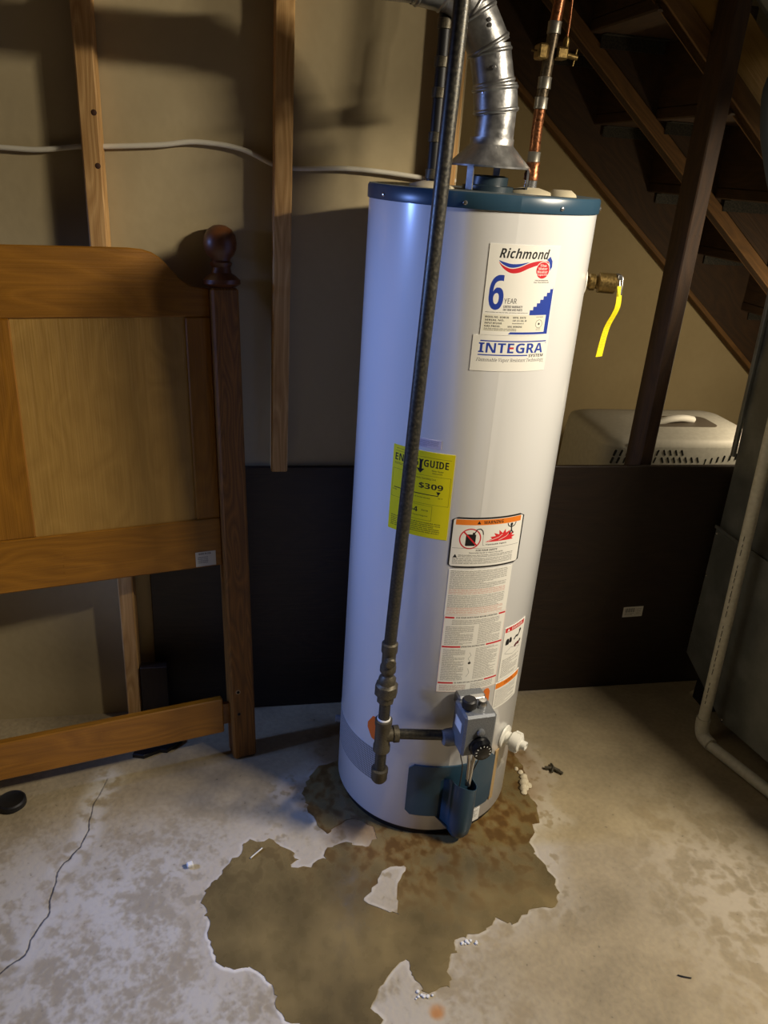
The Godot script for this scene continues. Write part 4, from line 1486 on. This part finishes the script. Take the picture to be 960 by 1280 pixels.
# a thin upright card with its picture on the +z side
func sheet(st: SurfaceTool, xf: Transform3D, w: float, h: float, thick: float) -> void:
	var c := [Vector3(-w / 2, -h / 2, thick), Vector3(-w / 2, h / 2, thick), Vector3(w / 2, h / 2, thick), Vector3(w / 2, -h / 2, thick)]
	var uv := [Vector2(0, 1), Vector2(0, 0), Vector2(1, 0), Vector2(1, 1)]
	for j in [0, 1, 2, 0, 2, 3]:
		st.set_smooth_group(0xFFFFFFFF)
		st.set_uv(uv[j])
		st.add_vertex(xf * c[j])
	st.set_uv(Vector2(0.02, 0.02))
	for i in 4:
		var a: Vector3 = c[i]
		var b: Vector3 = c[(i + 1) % 4]
		var m := xf.basis * ((a + b) / 2.0 * Vector3(1, 1, 0))
		face(st, [xf * a, xf * b, xf * (b * Vector3(1, 1, 0)), xf * (a * Vector3(1, 1, 0))], m)

func build_panel() -> void:
	var st := begin()
	wood_bar(st, Vector3(0.175, 0.383, WALL_Z + 0.0085), Vector3(1.77, 0.766, 0.015), Vector3.RIGHT, 0.002)
	var t := part("brown_board", st, M.chocolate)
	tag(t, "wide dark chocolate brown board standing on edge behind the water heater", "board")
	var p := Print.new(54, 30, Color8(206, 204, 196))
	for i in 12:
		p.rect(5 + i * 2.2, 4, 0.8 + (i * 7 % 3) * 0.4, 12, Color8(60, 60, 60))
	p.rect(34, 4, 0.6, 22, Color8(120, 120, 120))
	p.lines(5, 18, 26, 9, 4, Color8(100, 100, 100))
	p.lines(37, 5, 14, 20, 4, Color8(130, 130, 130))
	st = begin()
	sheet(st, Transform3D(Basis(Vector3(0, 0, 1), 0.03), Vector3(0.731, 0.281, WALL_Z + 0.0161)), 0.066, 0.036, 0.0005)
	part("barcode_sticker", st, p.material(), t, "small white barcode sticker")
	st = begin()
	wood_bar(st, Vector3(-0.71, 0.0985, WALL_Z + 0.0165 + 0.035), Vector3(0.072, 0.197, 0.03), Vector3.UP, 0.002)
	tag(part("wood_offcut", st, M.chocolate), "short dark board end standing on the floor behind the headboard", "board")

# ---------------------------------------------------------------- stairs

func build_stairs() -> void:
	var t := thing("staircase", "dark brown wooden stairs with three sloping stringers, seen from below at the upper right", "stairs", Vector3.ZERO)
	var slope := -0.82
	var dirv := Vector3(1, slope, 0).normalized()
	var up := Vector3(-dirv.y, dirv.x, 0)
	var b := Basis(dirv, up, Vector3(0, 0, 1))
	# [z of the front face, height of the lower edge at x = 0.8]
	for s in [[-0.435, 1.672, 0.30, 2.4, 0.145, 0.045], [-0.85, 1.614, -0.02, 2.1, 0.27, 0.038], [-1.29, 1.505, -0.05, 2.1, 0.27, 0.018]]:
		var x0: float = s[2] - 0.1
		var x1: float = s[3]
		var top := CEIL - 0.005
		var wide: float = s[4]
		# a sloping plank cut level below the ceiling and on the floor
		var poly := PackedVector2Array()
		var y_at := func(x: float) -> float: return s[1] + slope * (x - 0.8)
		var rise := wide * sqrt(1.0 + slope * slope)
		var xa: float = 0.8 + (s[1] + rise - top) / -slope
		xa = maxf(xa, -0.08)
		var cut: float = maxf(0.8 + (s[1] - top) / -slope, -0.08)
		poly.append(Vector2(cut, minf((y_at as Callable).call(cut), top)))
		poly.append(Vector2(x1, (y_at as Callable).call(x1)))
		poly.append(Vector2(x1, (y_at as Callable).call(x1) + rise))
		poly.append(Vector2(xa, minf((y_at as Callable).call(xa) + rise, top)))
		if xa > cut + 0.01:
			if (y_at as Callable).call(cut) < top - 0.01:
				poly.append(Vector2(cut, top))
		grain = dirv
		shift_uv = Vector2(rng.randf(), rng.randf())
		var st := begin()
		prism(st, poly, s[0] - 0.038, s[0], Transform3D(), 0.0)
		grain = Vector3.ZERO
		var o := part("stringer", st, M.panel_wood if wide < 0.2 else M.stair_wood, t)  # the near stringer's lighter wood stands in for lamp light on it
		# a furring strip along its lower edge, lightened to imitate light from below
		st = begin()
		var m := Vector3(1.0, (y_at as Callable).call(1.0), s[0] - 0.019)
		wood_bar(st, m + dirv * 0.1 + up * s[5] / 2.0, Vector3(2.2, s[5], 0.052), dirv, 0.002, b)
		part("edge_strip", st, M.lit_edge_wood, o)
	# grey painted skirt above the near stringer, a dark gap between them
	var st3 := begin()
	var mid := Vector3(0.78, 1.672 + slope * (0.78 - 0.8), -0.447) + up * (0.145 + 0.036 + 0.11) + dirv * 0.62
	box(st3, mid, Vector3(1.6, 0.22, 0.018), 0.002, b)
	part("skirt_board", st3, M.duct_paint, t, "grey painted skirt board along the top of the stairs")
	var run := 0.25
	var step := run * -slope
	for i in 8:
		var x := 0.16 + run * i
		var y := 1.614 + slope * (x - 0.8) + 0.17
		if y > CEIL - 0.06:
			continue
		var st := begin()
		wood_bar(st, Vector3(x, y, -0.88), Vector3(0.27, 0.034, 0.84), Vector3(0, 0, 1), 0.004)
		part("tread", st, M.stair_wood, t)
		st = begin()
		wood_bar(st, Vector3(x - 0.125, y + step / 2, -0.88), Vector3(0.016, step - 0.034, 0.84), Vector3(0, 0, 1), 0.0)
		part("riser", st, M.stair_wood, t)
		for z in [-0.843, -1.283]:
			st = begin()
			box(st, Vector3(x, y - 0.019, z + 0.016), Vector3(0.20, 0.003, 0.032))
			box(st, Vector3(x, y - 0.036, z + 0.002), Vector3(0.20, 0.034, 0.003))
			part("tread_bracket", st, M.iron, t)
	# the post in front of the near stringer
	var st2 := begin()
	wood_bar(st2, Vector3(0.0, 1.2225, 0.0), Vector3(0.040, 2.445, 0.085), Vector3.UP, 0.003)
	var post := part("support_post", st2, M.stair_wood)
	post.position = Vector3(0.678, 0.0, -0.381)
	tag(post, "dark brown wooden post rising in front of the pet carrier and the stairs", "post")

# ---------------------------------------------------------------- furnace side

func build_furnace() -> void:
	var t := thing("furnace_cabinet", "grey sheet metal furnace cabinet standing at the right edge", "furnace", Vector3.ZERO)
	# lower return box with its slanting underside, upper cabinet set on it
	var st := begin()
	prism(st, PackedVector2Array([Vector2(0.55, 0.06), Vector2(0.155, 0.083), Vector2(-0.055, 0.05), Vector2(-0.289, 0.14), Vector2(-0.302, 0.575), Vector2(0.55, 0.60)]), -0.58, 0.0, Transform3D(Basis(Vector3(0, 0, 1), Vector3(0, 1, 0), Vector3(-1, 0, 0)), Vector3(0.93, 0, 0)), 0.004)
	var low := part("return_box", st, M.sheet, t)
	for y in [0.22, 0.32, 0.42, 0.56]:
		st = begin()
		lathe(st, PackedVector2Array([Vector2(0.0045, 0), Vector2(0.003, 0.003), Vector2(0, 0.0035)]), Transform3D(Basis(Vector3(0, 0, 1), Vector3(-1, 0, 0), Vector3(0, -1, 0)), Vector3(0.93, y, -0.283 - 0.01 * (y - 0.14) / 0.44)), 8)
		part("screw", st, M.chrome, low)
	st = begin()
	lathe(st, PackedVector2Array([Vector2(0.0045, 0), Vector2(0.003, 0.003), Vector2(0, 0.0035)]), Transform3D(Basis(Vector3(0, 0, 1), Vector3(-1, 0, 0), Vector3(0, -1, 0)), Vector3(0.93, 0.062, -0.05)), 8)
	part("screw", st, M.chrome, low)
	st = begin()
	prism(st, PackedVector2Array([Vector2(0.55, 0.60), Vector2(-0.298, 0.578), Vector2(-0.304, 0.78), Vector2(-0.345, 1.3), Vector2(-0.345, 1.61), Vector2(0.55, 1.61)]), -0.58, 0.0, Transform3D(Basis(Vector3(0, 0, 1), Vector3(0, 1, 0), Vector3(-1, 0, 0)), Vector3(0.936, 0, 0)), 0.005)
	part("cabinet", st, M.sheet, t)
	st = begin()
	box(st, Vector3(0.927, 0.590, 0.125), Vector3(0.006, 0.010, 0.85), 0.001, Basis(Vector3.RIGHT, -0.02))
	part("seam_flange", st, M.sheet, t)
	st = begin()
	box(st, Vector3(0.929, 1.20, -0.326), Vector3(0.012, 0.80, 0.014), 0.002, Basis(Vector3.RIGHT, -0.045))
	part("corner_flange", st, M.sheet, t)
	for q in [[1.0, -0.2], [1.45, -0.2], [1.0, 0.47], [1.45, 0.47]]:
		st = begin()
		box(st, Vector3(q[0], 0.035, q[1]), Vector3(0.08, 0.07, 0.08))
		part("foot", st, M.black, t)
	# unseen duct, added overhead to keep the strip light off the stairs
	st = begin()
	box(st, Vector3(1.60, 2.204, 0.42), Vector3(1.66, 0.488, 0.46), 0.004)
	tag(part("added_shade_duct", st, M.sheet), "unseen sheet metal duct added under the ceiling above the furnace to shade the stairs", "duct")
	# condensate pipe
	st = begin()
	var pr := 0.0165
	var path := PackedVector3Array([Vector3(0.872, 1.72, -0.155), Vector3(0.868, 1.2, -0.118), Vector3(0.862, 0.075, -0.043)])
	tube(st, path, pr, 16)
	var pipe := part("plastic_pipe", st, M.pvc)
	tag(pipe, "off-white plastic pipe running down beside the furnace and along the floor", "pipe")
	st = begin()
	tube(st, curve([Vector3(0.862, 0.080, -0.0435), Vector3(0.862, 0.052, -0.041), Vector3(0.8625, 0.030, -0.030), Vector3(0.865, 0.023, -0.012), Vector3(0.868, 0.022, 0.008)], 4), pr + 0.0035, 16)
	part("elbow", st, M.pvc, pipe)
	st = begin()
	tube(st, PackedVector3Array([Vector3(0.867, 0.0185, 0.0), Vector3(0.93, 0.0185, 0.20), Vector3(0.952, 0.0185, 0.27)]), pr, 16)
	part("floor_run", st, M.pvc, pipe)
	st = begin()
	var a := Vector3(0.862, 0.14, -0.0475)
	for i in 26:
		if i % 9 == 4:
			continue
		var f := i / 26.0
		var c := a.lerp(Vector3(0.8675, 1.0, -0.105), f * 0.62)
		box(st, c + Vector3(-0.0138, 0, 0.0088), Vector3(0.002, 0.008 + 0.005 * (i % 3), 0.003), 0.0, Basis(Vector3.UP, -0.57))
	part("pipe_print", st, plain(Color8(96, 94, 86), 0.7), pipe, "faded grey print along the pipe").set_meta("kind", "stuff")
	st = begin()
	var hung := curve([Vector3(1.10, 1.79, -0.27), Vector3(0.90, 1.80, -0.28), Vector3(0.795, 1.75, -0.293), Vector3(0.80, 1.66, -0.295), Vector3(0.842, 1.56, -0.295), Vector3(0.90, 1.45, -0.29)], 6)
	tube(st, hung, 0.036, 20)
	tag(part("insulated_hose", st, plain(Color8(74, 84, 92), 0.6)), "blue grey insulated hose bending down at the right edge beside the stairs", "pipe")

# ---------------------------------------------------------------- pipes of the heater

func build_pipes() -> void:
	# gas drop pipe
	var t := thing("gas_pipe", "dark iron gas pipe running down in front of the water heater to the gas valve", "pipe", Vector3.ZERO)
	var top := Vector3(-0.112, 2.43, 0.200)
	var bot := Vector3(-0.168, 0.575, 0.232)
	var st := begin()
	tube(st, PackedVector3Array([top, bot]), 0.0133, 18)
	part("pipe_length", st, M.iron, t)
	var ax := (top - bot).normalized()
	var xf := Transform3D(Basis(Vector3.RIGHT, ax, Vector3.RIGHT.cross(ax)).orthonormalized(), Vector3(-0.168, 0, 0.232))
	var col := func(a: Array) -> PackedVector2Array:
		var out := PackedVector2Array()
		for q: Vector2 in a:
			out.append(q)
		return out
	# shut-off fitting with a square boss
	st = begin()
	lathe(st, (col as Callable).call([Vector2(0.0135, 0.505), Vector2(0.0175, 0.510), Vector2(0.0175, 0.522), Vector2(0.0150, 0.528), Vector2(0.0150, 0.555), Vector2(0.0175, 0.560), Vector2(0.0175, 0.580), Vector2(0.0133, 0.583)]), Transform3D(Basis(), xf.origin), 18)
	lathe(st, PackedVector2Array([Vector2(0.0125, 0.0), Vector2(0.0125, 0.020), Vector2(0.0095, 0.023), Vector2(0.0, 0.023)]), Transform3D(Basis(Vector3.RIGHT, PI / 2), xf.origin + Vector3(0, 0.541, 0.0)), 12)
	part("shutoff_cock", st, M.fitting, t)
	# union nut
	st = begin()
	lathe(st, (col as Callable).call([Vector2(0.0133, 0.425), Vector2(0.019, 0.430), Vector2(0.019, 0.446), Vector2(0.0255, 0.450), Vector2(0.0255, 0.474), Vector2(0.020, 0.480), Vector2(0.020, 0.490), Vector2(0.0133, 0.500)]), Transform3D(Basis(), xf.origin), 8)
	part("union_nut", st, M.fitting, t)
	st = begin()
	tube(st, PackedVector3Array([xf.origin + Vector3(0, 0.51, 0), xf.origin + Vector3(0, 0.21, 0)]), 0.0128, 16)
	part("nipple", st, M.iron, t)
	# tee, cap and the branch to the valve
	st = begin()
	lathe(st, (col as Callable).call([Vector2(0.013, 0.293), Vector2(0.0195, 0.295), Vector2(0.0195, 0.308), Vector2(0.0175, 0.312), Vector2(0.0175, 0.364), Vector2(0.0195, 0.368), Vector2(0.0195, 0.380), Vector2(0.013, 0.382)]), Transform3D(Basis(), xf.origin), 20)
	lathe(st, PackedVector2Array([Vector2(0.0170, 0.0), Vector2(0.0170, 0.022), Vector2(0.0195, 0.024), Vector2(0.0195, 0.036), Vector2(0.012, 0.037)]), Transform3D(Basis(Vector3(0, 1, 0), Vector3(1, 0, 0), Vector3(0, 0, -1)), xf.origin + Vector3(0, 0.337, 0)), 20)
	part("tee", st, M.fitting, t)
	st = begin()
	lathe(st, PackedVector2Array([Vector2(0.0137, 0.380), Vector2(0.0150, 0.381), Vector2(0.0150, 0.384), Vector2(0.0135, 0.386)]), Transform3D(Basis(), xf.origin), 18)
	part("thread_sealant", st, M.tape, t, "white ring of thread sealant")
	st = begin()
	lathe(st, PackedVector2Array([Vector2(0.0, 0.205), Vector2(0.014, 0.205), Vector2(0.0185, 0.212), Vector2(0.0185, 0.228), Vector2(0.0195, 0.230), Vector2(0.0195, 0.240), Vector2(0.0128, 0.242)]), Transform3D(Basis(), xf.origin), 20)
	part("drip_cap", st, M.fitting, t)
	st = begin()
	tube(st, PackedVector3Array([xf.origin + Vector3(0.03, 0.337, 0), Vector3(-0.0355, 0.3385, 0.2485)]), 0.0118, 16)
	part("branch_pipe", st, M.iron, t)
	# vent: draft hood, straight length, adjustable elbow, level run to the left
	var v := thing("vent_pipe", "galvanized metal flue rising from the draft hood on the heater's lid and turning left", "flue", Vector3.ZERO)
	st = begin()
	lathe(st, PackedVector2Array([Vector2(0.0785, 1.511), Vector2(0.0790, 1.514), Vector2(0.0435, 1.549), Vector2(0.0420, 1.551), Vector2(0.0420, 1.562), Vector2(0.0395, 1.562)]), Transform3D(Basis(), Vector3(0.006, 0, 0)), 40)
	lathe(st, PackedVector2Array([Vector2(0.0390, 1.562), Vector2(0.0410, 1.548), Vector2(0.0775, 1.511)]), Transform3D(Basis(), Vector3(0.006, 0, 0)), 40)
	var hood := part("draft_hood", st, M.galv, v)
	for d in [-106.0, -43.0, 73.0, 150.0]:
		st = begin()
		var p := ring_at(d, 0.0765, 0.0) + Vector3(0.006, 0, 0)
		box(st, p + Vector3(0, 1.4925, 0), Vector3(0.013, 0.044, 0.004), 0.0, Basis(Vector3.UP, deg_to_rad(d)))
		part("leg", st, M.galv, hood)
	var axis := [Vector3(0.009, 1.556, 0), Vector3(0.009, 1.612, 0)]
	st = begin()
	tube(st, PackedVector3Array(axis), 0.0375, 28, false)
	part("straight_length", st, M.galv, v)
	var gores := [[Vector3(0.008, 1.604, 0), Vector3(0.000, 1.652, 0), 0.0415], [Vector3(-0.001, 1.648, 0), Vector3(-0.018, 1.712, 0), 0.0385], [Vector3(-0.017, 1.708, 0), Vector3(-0.056, 1.768, 0), 0.0395], [Vector3(-0.052, 1.764, 0), Vector3(-0.108, 1.796, 0), 0.0385], [Vector3(-0.10, 1.795, 0), Vector3(-0.165, 1.803, 0), 0.0395]]
	for g in gores:
		st = begin()
		var a: Vector3 = g[0]
		var b: Vector3 = g[1]
		tube(st, PackedVector3Array([a, b]), g[2], 28, false)
		var dd: Vector3 = (b - a).normalized()
		for k in [0.1, 0.86]:
			var c := a.lerp(b, k)
			radii(st, PackedVector3Array([c - dd * 0.004, c - dd * 0.002, c, c + dd * 0.002, c + dd * 0.004]), PackedFloat32Array([g[2], g[2] + 0.0018, g[2] + 0.0024, g[2] + 0.0018, g[2]]), 28, false)
		part("elbow_section", st, M.galv, v)
	st = begin()
	tube(st, PackedVector3Array([Vector3(-0.155, 1.803, 0), Vector3(-1.9, 1.803, 0)]), 0.0375, 28, false)
	part("level_run", st, M.galv, v)
	for q in [[Vector3(0.006, 1.636, 0), -55.0, 0.0425], [Vector3(-0.014, 1.676, 0), -5.0, 0.039], [Vector3(-0.030, 1.740, 0), -5.0, 0.040], [Vector3(-0.034, 1.748, 0), -2.0, 0.040]]:
		st = begin()
		lathe(st, PackedVector2Array([Vector2(0.0042, 0), Vector2(0.003, 0.0025), Vector2(0, 0.003)]), Transform3D(out_frame(q[1], 1.0, 0.0).basis, q[0] + ring_at(q[1], q[2], 0.0)), 8)
		part("screw", st, M.chrome, v)
	# cold water pipe behind the gas pipe
	var c := thing("cold_water_pipe", "dark water pipe at the lid's left, half hidden behind the gas pipe", "pipe", Vector3.ZERO)
	st = begin()
	tube(st, PackedVector3Array([Vector3(-0.105, 1.475, 0), Vector3(-0.105, 2.44, 0.0)]), 0.0115, 14)
	part("pipe_length", st, M.black, c)
	st = begin()
	for y in [1.492, 1.556, 1.63, 1.68, 1.74]:
		st = begin()
		lathe(st, PackedVector2Array([Vector2(0.0115, -0.009), Vector2(0.0140, -0.008), Vector2(0.0140, 0.008), Vector2(0.0115, 0.009)]), Transform3D(Basis(), Vector3(-0.105, y, 0)), 14)
		part("coupling", st, M.fitting, c)
	# hot water pipe of copper with its saddle valve
	var h := thing("copper_pipe", "copper hot water pipe with soldered joints rising from the heater's lid on the right", "pipe", Vector3.ZERO)
	st = begin()
	tube(st, PackedVector3Array([Vector3(0.095, 1.505, 0), Vector3(0.0935, 1.58, 0), Vector3(0.0945, 1.632, 0)]), 0.0105, 16)
	part("pipe_length", st, M.copper, h)
	st = begin()
	tube(st, PackedVector3Array([Vector3(0.0945, 1.632, 0), Vector3(0.098, 1.694, 0), Vector3(0.1015, 1.752, 0)]), 0.0106, 16)
	part("pipe_length", st, M.tarnish, h, "tarnished middle length")
	st = begin()
	tube(st, PackedVector3Array([Vector3(0.1015, 1.752, 0), Vector3(0.108, 1.84, 0), Vector3(0.142, 2.44, 0)]), 0.0105, 16)
	part("pipe_length", st, M.copper, h)
	st = begin()
	lathe(st, PackedVector2Array([Vector2(0.0125, 1.472), Vector2(0.0125, 1.494), Vector2(0.0105, 1.496)]), Transform3D(Basis(), Vector3(0.095, 0, 0)), 12)
	part("steel_nipple", st, M.chrome, h)
	st = begin()
	lathe(st, PackedVector2Array([Vector2(0.0105, 1.492), Vector2(0.0150, 1.494), Vector2(0.0150, 1.506), Vector2(0.0135, 1.508), Vector2(0.0135, 1.526), Vector2(0.0118, 1.528)]), Transform3D(Basis(), Vector3(0.095, 0, 0)), 12)
	part("adapter", st, M.copper, h)
	for q in [[0.0945, 1.534], [0.0945, 1.628], [0.0965, 1.662], [0.1015, 1.752]]:
		st = begin()
		lathe(st, PackedVector2Array([Vector2(0.0105, -0.010), Vector2(0.0130, -0.009), Vector2(0.0124, -0.004), Vector2(0.0124, 0.006), Vector2(0.0130, 0.010), Vector2(0.0105, 0.011)]), Transform3D(Basis(), Vector3(q[0], q[1], 0)), 14)
		part("solder_joint", st, M.solder, h)
	st = begin()
	box(st, Vector3(0.0805, 1.712, 0.004), Vector3(0.018, 0.026, 0.03), 0.003)
	box(st, Vector3(0.119, 1.712, 0.004), Vector3(0.022, 0.020, 0.026), 0.003)
	tube(st, PackedVector3Array([Vector3(0.062, 1.713, 0.004), Vector3(0.082, 1.713, 0.004)]), 0.0018, 8)
	tube(st, PackedVector3Array([Vector3(0.118, 1.712, 0.004), Vector3(0.152, 1.708, 0.004)]), 0.005, 10)
	tube(st, PackedVector3Array([Vector3(0.150, 1.722, 0.004), Vector3(0.146, 1.694, 0.004)]), 0.0015, 8)
	var sv := part("saddle_valve", st, M.brass, h, "small brass saddle valve")
	st = begin()
	lathe(st, PackedVector2Array([Vector2(0.0046, 1.720), Vector2(0.0056, 1.722), Vector2(0.0056, 1.735), Vector2(0.0035, 1.740)]), Transform3D(Basis(), Vector3(0.127, 0, 0.004)), 10)
	part("compression_nut", st, M.brass, sv)
	st = begin()
	tube(st, curve([Vector3(0.127, 1.735, 0.004), Vector3(0.129, 1.78, 0.0), Vector3(0.127, 1.82, -0.006), Vector3(0.115, 1.9, -0.04), Vector3(0.11, 2.44, -0.08)], 6), 0.0026, 8)
	part("thin_tube", st, M.copper, sv)

# ---------------------------------------------------------------- pet carrier and small things

func build_carrier() -> void:
	var t := thing("pet_carrier", "grey plastic pet carrier with vent slots, standing behind the brown board under the stairs", "pet carrier", Vector3(0.955, 0.0, -0.74))
	# rounded shell: rings of a rounded rectangle that narrow towards the crown
	var st := begin()
	var rings := []
	for q in [[0.0, 0.54, 0.32, 0.06], [0.03, 0.56, 0.34, 0.06], [0.40, 0.60, 0.38, 0.06], [0.42, 0.62, 0.40, 0.06], [0.44, 0.60, 0.38, 0.06], [0.68, 0.585, 0.365, 0.06], [0.735, 0.575, 0.355, 0.06], [0.752, 0.565, 0.345, 0.06], [0.760, 0.54, 0.32, 0.06], [0.766, 0.47, 0.25, 0.06], [0.770, 0.30, 0.14, 0.05]]:
		var ring := PackedVector3Array()
		for p in rounded(q[1], q[2], q[3], 5):
			ring.append(Vector3(p.x, q[0], p.y))
		rings.append(ring)
	for i in rings.size() - 1:
		for k in rings[0].size():
			var k1: int = (k + 1) % rings[0].size()
			var quad := [rings[i][k], rings[i][k1], rings[i + 1][k1], rings[i + 1][k]]
			var m: Vector3 = (quad[0] + quad[1] + quad[2] + quad[3]) / 4.0
			face(st, quad, Vector3(m.x, 0.3 if i > 5 else 0.0, m.z), 1 if i < 6 else 2)
	face(st, Array(rings[-1]), Vector3.UP)
	part("shell", st, M.crate, t)
	# vent slots in leaning rows on the front
	for row in 3:
		for col in 8:
			if row == 2 and (col < 2 or col > 5):
				continue
			vent(t, -0.262 + col * 0.021 + row * 0.007, 0.694 + row * 0.024, row, -0.34)
	for row in 2:
		for col in 7:
			if row == 1 and col > 3:
				continue
			vent(t, -0.088 + col * 0.021 + row * 0.004, 0.694 + row * 0.024, row, 0.40)
	for col in 7:
		vent(t, 0.065 + col * 0.022, 0.688 + 0.0035 * col, 0, -0.20)
	# recess, handle and name plate on the crown
	st = begin()
	prism(st, rounded(0.24, 0.12, 0.03), 0.0, 0.004, Transform3D(Basis(Vector3(1, 0, 0), Vector3(0, 0, -1), Vector3(0, 1, 0)), Vector3(0.05, 0.7668, 0.01)), 0.0)
	part("crown_plate", st, plain(Color8(96, 88, 78), 0.6), t, "darker grey plate on the crown")
	st = begin()
	radii(st, curve([Vector3(-0.04, 0.773, 0.03), Vector3(0.0, 0.786, 0.035), Vector3(0.05, 0.788, 0.03), Vector3(0.10, 0.777, 0.01)], 5), PackedFloat32Array([0.012]), 10)
	part("handle", st, M.tape, t, "pale grey carrying handle")
	var p := Print.new(70, 30, Color8(90, 70, 50))
	p.disc(20, 15, 8, Color8(180, 140, 90))
	p.disc(40, 13, 6, Color8(60, 90, 60))
	p.lines(46, 6, 20, 20, 5, Color8(200, 190, 170))
	st = begin()
	sheet(st, Transform3D(Basis(Vector3(1, 0, 0), Vector3(0, 0.0, -1), Vector3(0, 1, 0)), Vector3(-0.02, 0.7712, -0.02)), 0.09, 0.05, 0.0006)
	part("picture_sticker", st, p.material(), t)

func vent(t: Node3D, x: float, y: float, row: int, lean: float) -> void:
	var st := begin()
	box(st, Vector3(x, y, 0.1795 - row * 0.0022), Vector3(0.0075, 0.022, 0.006), 0.002, Basis(Vector3(0, 0, 1), lean) * Basis(Vector3.RIGHT, -0.06))
	part("vent_slot", st, M.slot, t)

func build_small_things() -> void:
	var st := begin()
	lathe(st, PackedVector2Array([Vector2(0.030, 0.0), Vector2(0.034, 0.004), Vector2(0.033, 0.016), Vector2(0.029, 0.019), Vector2(0.024, 0.0165), Vector2(0.0, 0.016)]), Transform3D(), 28)
	var o := part("caster_cup", st, M.black)
	o.position = Vector3(-1.035, 0.0, 0.0)
	tag(o, "round black rubber furniture cup lying on the floor at the left edge", "furniture cup")
	st = begin()
	prism(st, PackedVector2Array([Vector2(-0.072, -0.015), Vector2(-0.045, -0.032), Vector2(0.0, -0.022), Vector2(0.016, -0.030), Vector2(0.062, -0.004), Vector2(0.066, 0.018), Vector2(0.02, 0.014), Vector2(0.004, 0.026), Vector2(-0.05, 0.02)]), 0.0, 0.012, Transform3D(Basis(Vector3(1, 0, 0), Vector3(0, 0, -1), Vector3(0, 1, 0)), Vector3.ZERO), 0.002)
	o = part("plastic_bracket", st, M.black)
	o.transform = Transform3D(Basis(Vector3.UP, 0.25), Vector3(-0.698, 0.001, -0.172))
	tag(o, "flat black plastic bracket lying on the floor under the headboard's bottom rail", "bracket")
	# pale scraps
	st = begin()
	box(st, Vector3(0, 0.006, 0), Vector3(0.014, 0.012, 0.012), 0.002, Basis(Vector3(1, 1, 0).normalized(), 0.4))
	o = part("white_chip", st, M.tape)
	o.position = Vector3(-0.598, 0.002, 0.243)
	tag(o, "small white plaster chip on the floor left of the puddle", "chip")
	st = begin()
	tube(st, PackedVector3Array([Vector3(-0.461, 0.004, 0.237), Vector3(-0.433, 0.005, 0.212)]), 0.0017, 6)
	tag(part("white_stick", st, M.tape), "thin white stick lying in the puddle near its upper left shore", "stick")
	st = begin()
	var lumps := [[0.0, 0.0, 0.014], [0.006, -0.02, 0.011], [-0.006, 0.02, 0.013], [0.004, -0.04, 0.008], [-0.012, 0.034, 0.009], [0.008, 0.012, 0.010], [-0.002, -0.056, 0.006]]
	for q in lumps:
		var r: float = q[2]
		lathe(st, PackedVector2Array([Vector2(r * 0.8, 0.0), Vector2(r, r * 0.4), Vector2(r * 0.75, r * 1.0), Vector2(r * 0.3, r * 1.3), Vector2(0, r * 1.3)]), Transform3D(Basis(Vector3.UP, q[0] * 300.0) * Basis(Vector3(1, 0, 0), 0.15), Vector3(q[0], -0.001, q[1])), 7)
	o = part("foam_crumbs", st, M.crumb)
	o.position = Vector3(0.272, 0.001, 0.075)
	tag(o, "ragged clump of cream foam crumbs on the floor just right of the heater's foot", "debris")
	st = begin()
	tube(st, PackedVector3Array([Vector3(-0.02, 0.006, -0.006), Vector3(0.004, 0.009, 0.002), Vector3(0.018, 0.006, 0.012)]), 0.005, 7)
	tube(st, PackedVector3Array([Vector3(-0.006, 0.006, 0.014), Vector3(0.002, 0.012, 0.0), Vector3(0.004, 0.006, -0.018)]), 0.0035, 7)
	tube(st, PackedVector3Array([Vector3(0.006, 0.008, 0.004), Vector3(0.022, 0.007, 0.022)]), 0.004, 7)
	o = part("metal_clip", st, M.fitting)
	o.position = Vector3(0.369, 0.0, 0.033)
	tag(o, "small dark twisted metal clip lying on the floor right of the foam crumbs", "clip")
	st = begin()
	tube(st, curve([Vector3(-0.012, 0.002, -0.006), Vector3(0.0, 0.003, 0.0), Vector3(0.014, 0.002, 0.004)], 4), 0.0014, 6)
	o = part("dark_twig", st, M.black)
	o.position = Vector3(0.418, 0.0, 0.65)
	tag(o, "short dark twig lying on the floor near the lower right corner", "twig")
	# white mineral crumbs at two spots on the puddle's near shore
	for q in [[Vector3(-0.008, 0.0, 0.512), "white mineral crumbs on the puddle's shore, upper of two clumps"], [Vector3(-0.131, 0.0, 0.612), "white mineral crumbs on the puddle's shore, lower of two clumps"]]:
		st = begin()
		for i in 9:
			var r := rng.randf_range(0.002, 0.0045)
			lathe(st, PackedVector2Array([Vector2(r, 0.0), Vector2(r * 0.9, r * 0.8), Vector2(0, r * 1.1)]), Transform3D(Basis(Vector3.UP, rng.randf() * 6.0), Vector3(rng.randf_range(-0.018, 0.018), 0.001, rng.randf_range(-0.007, 0.007))), 6)
		o = part("mineral_crumbs", st, M.tape)
		o.position = q[0]
		tag(o, q[1], "debris", "mineral crumbs")
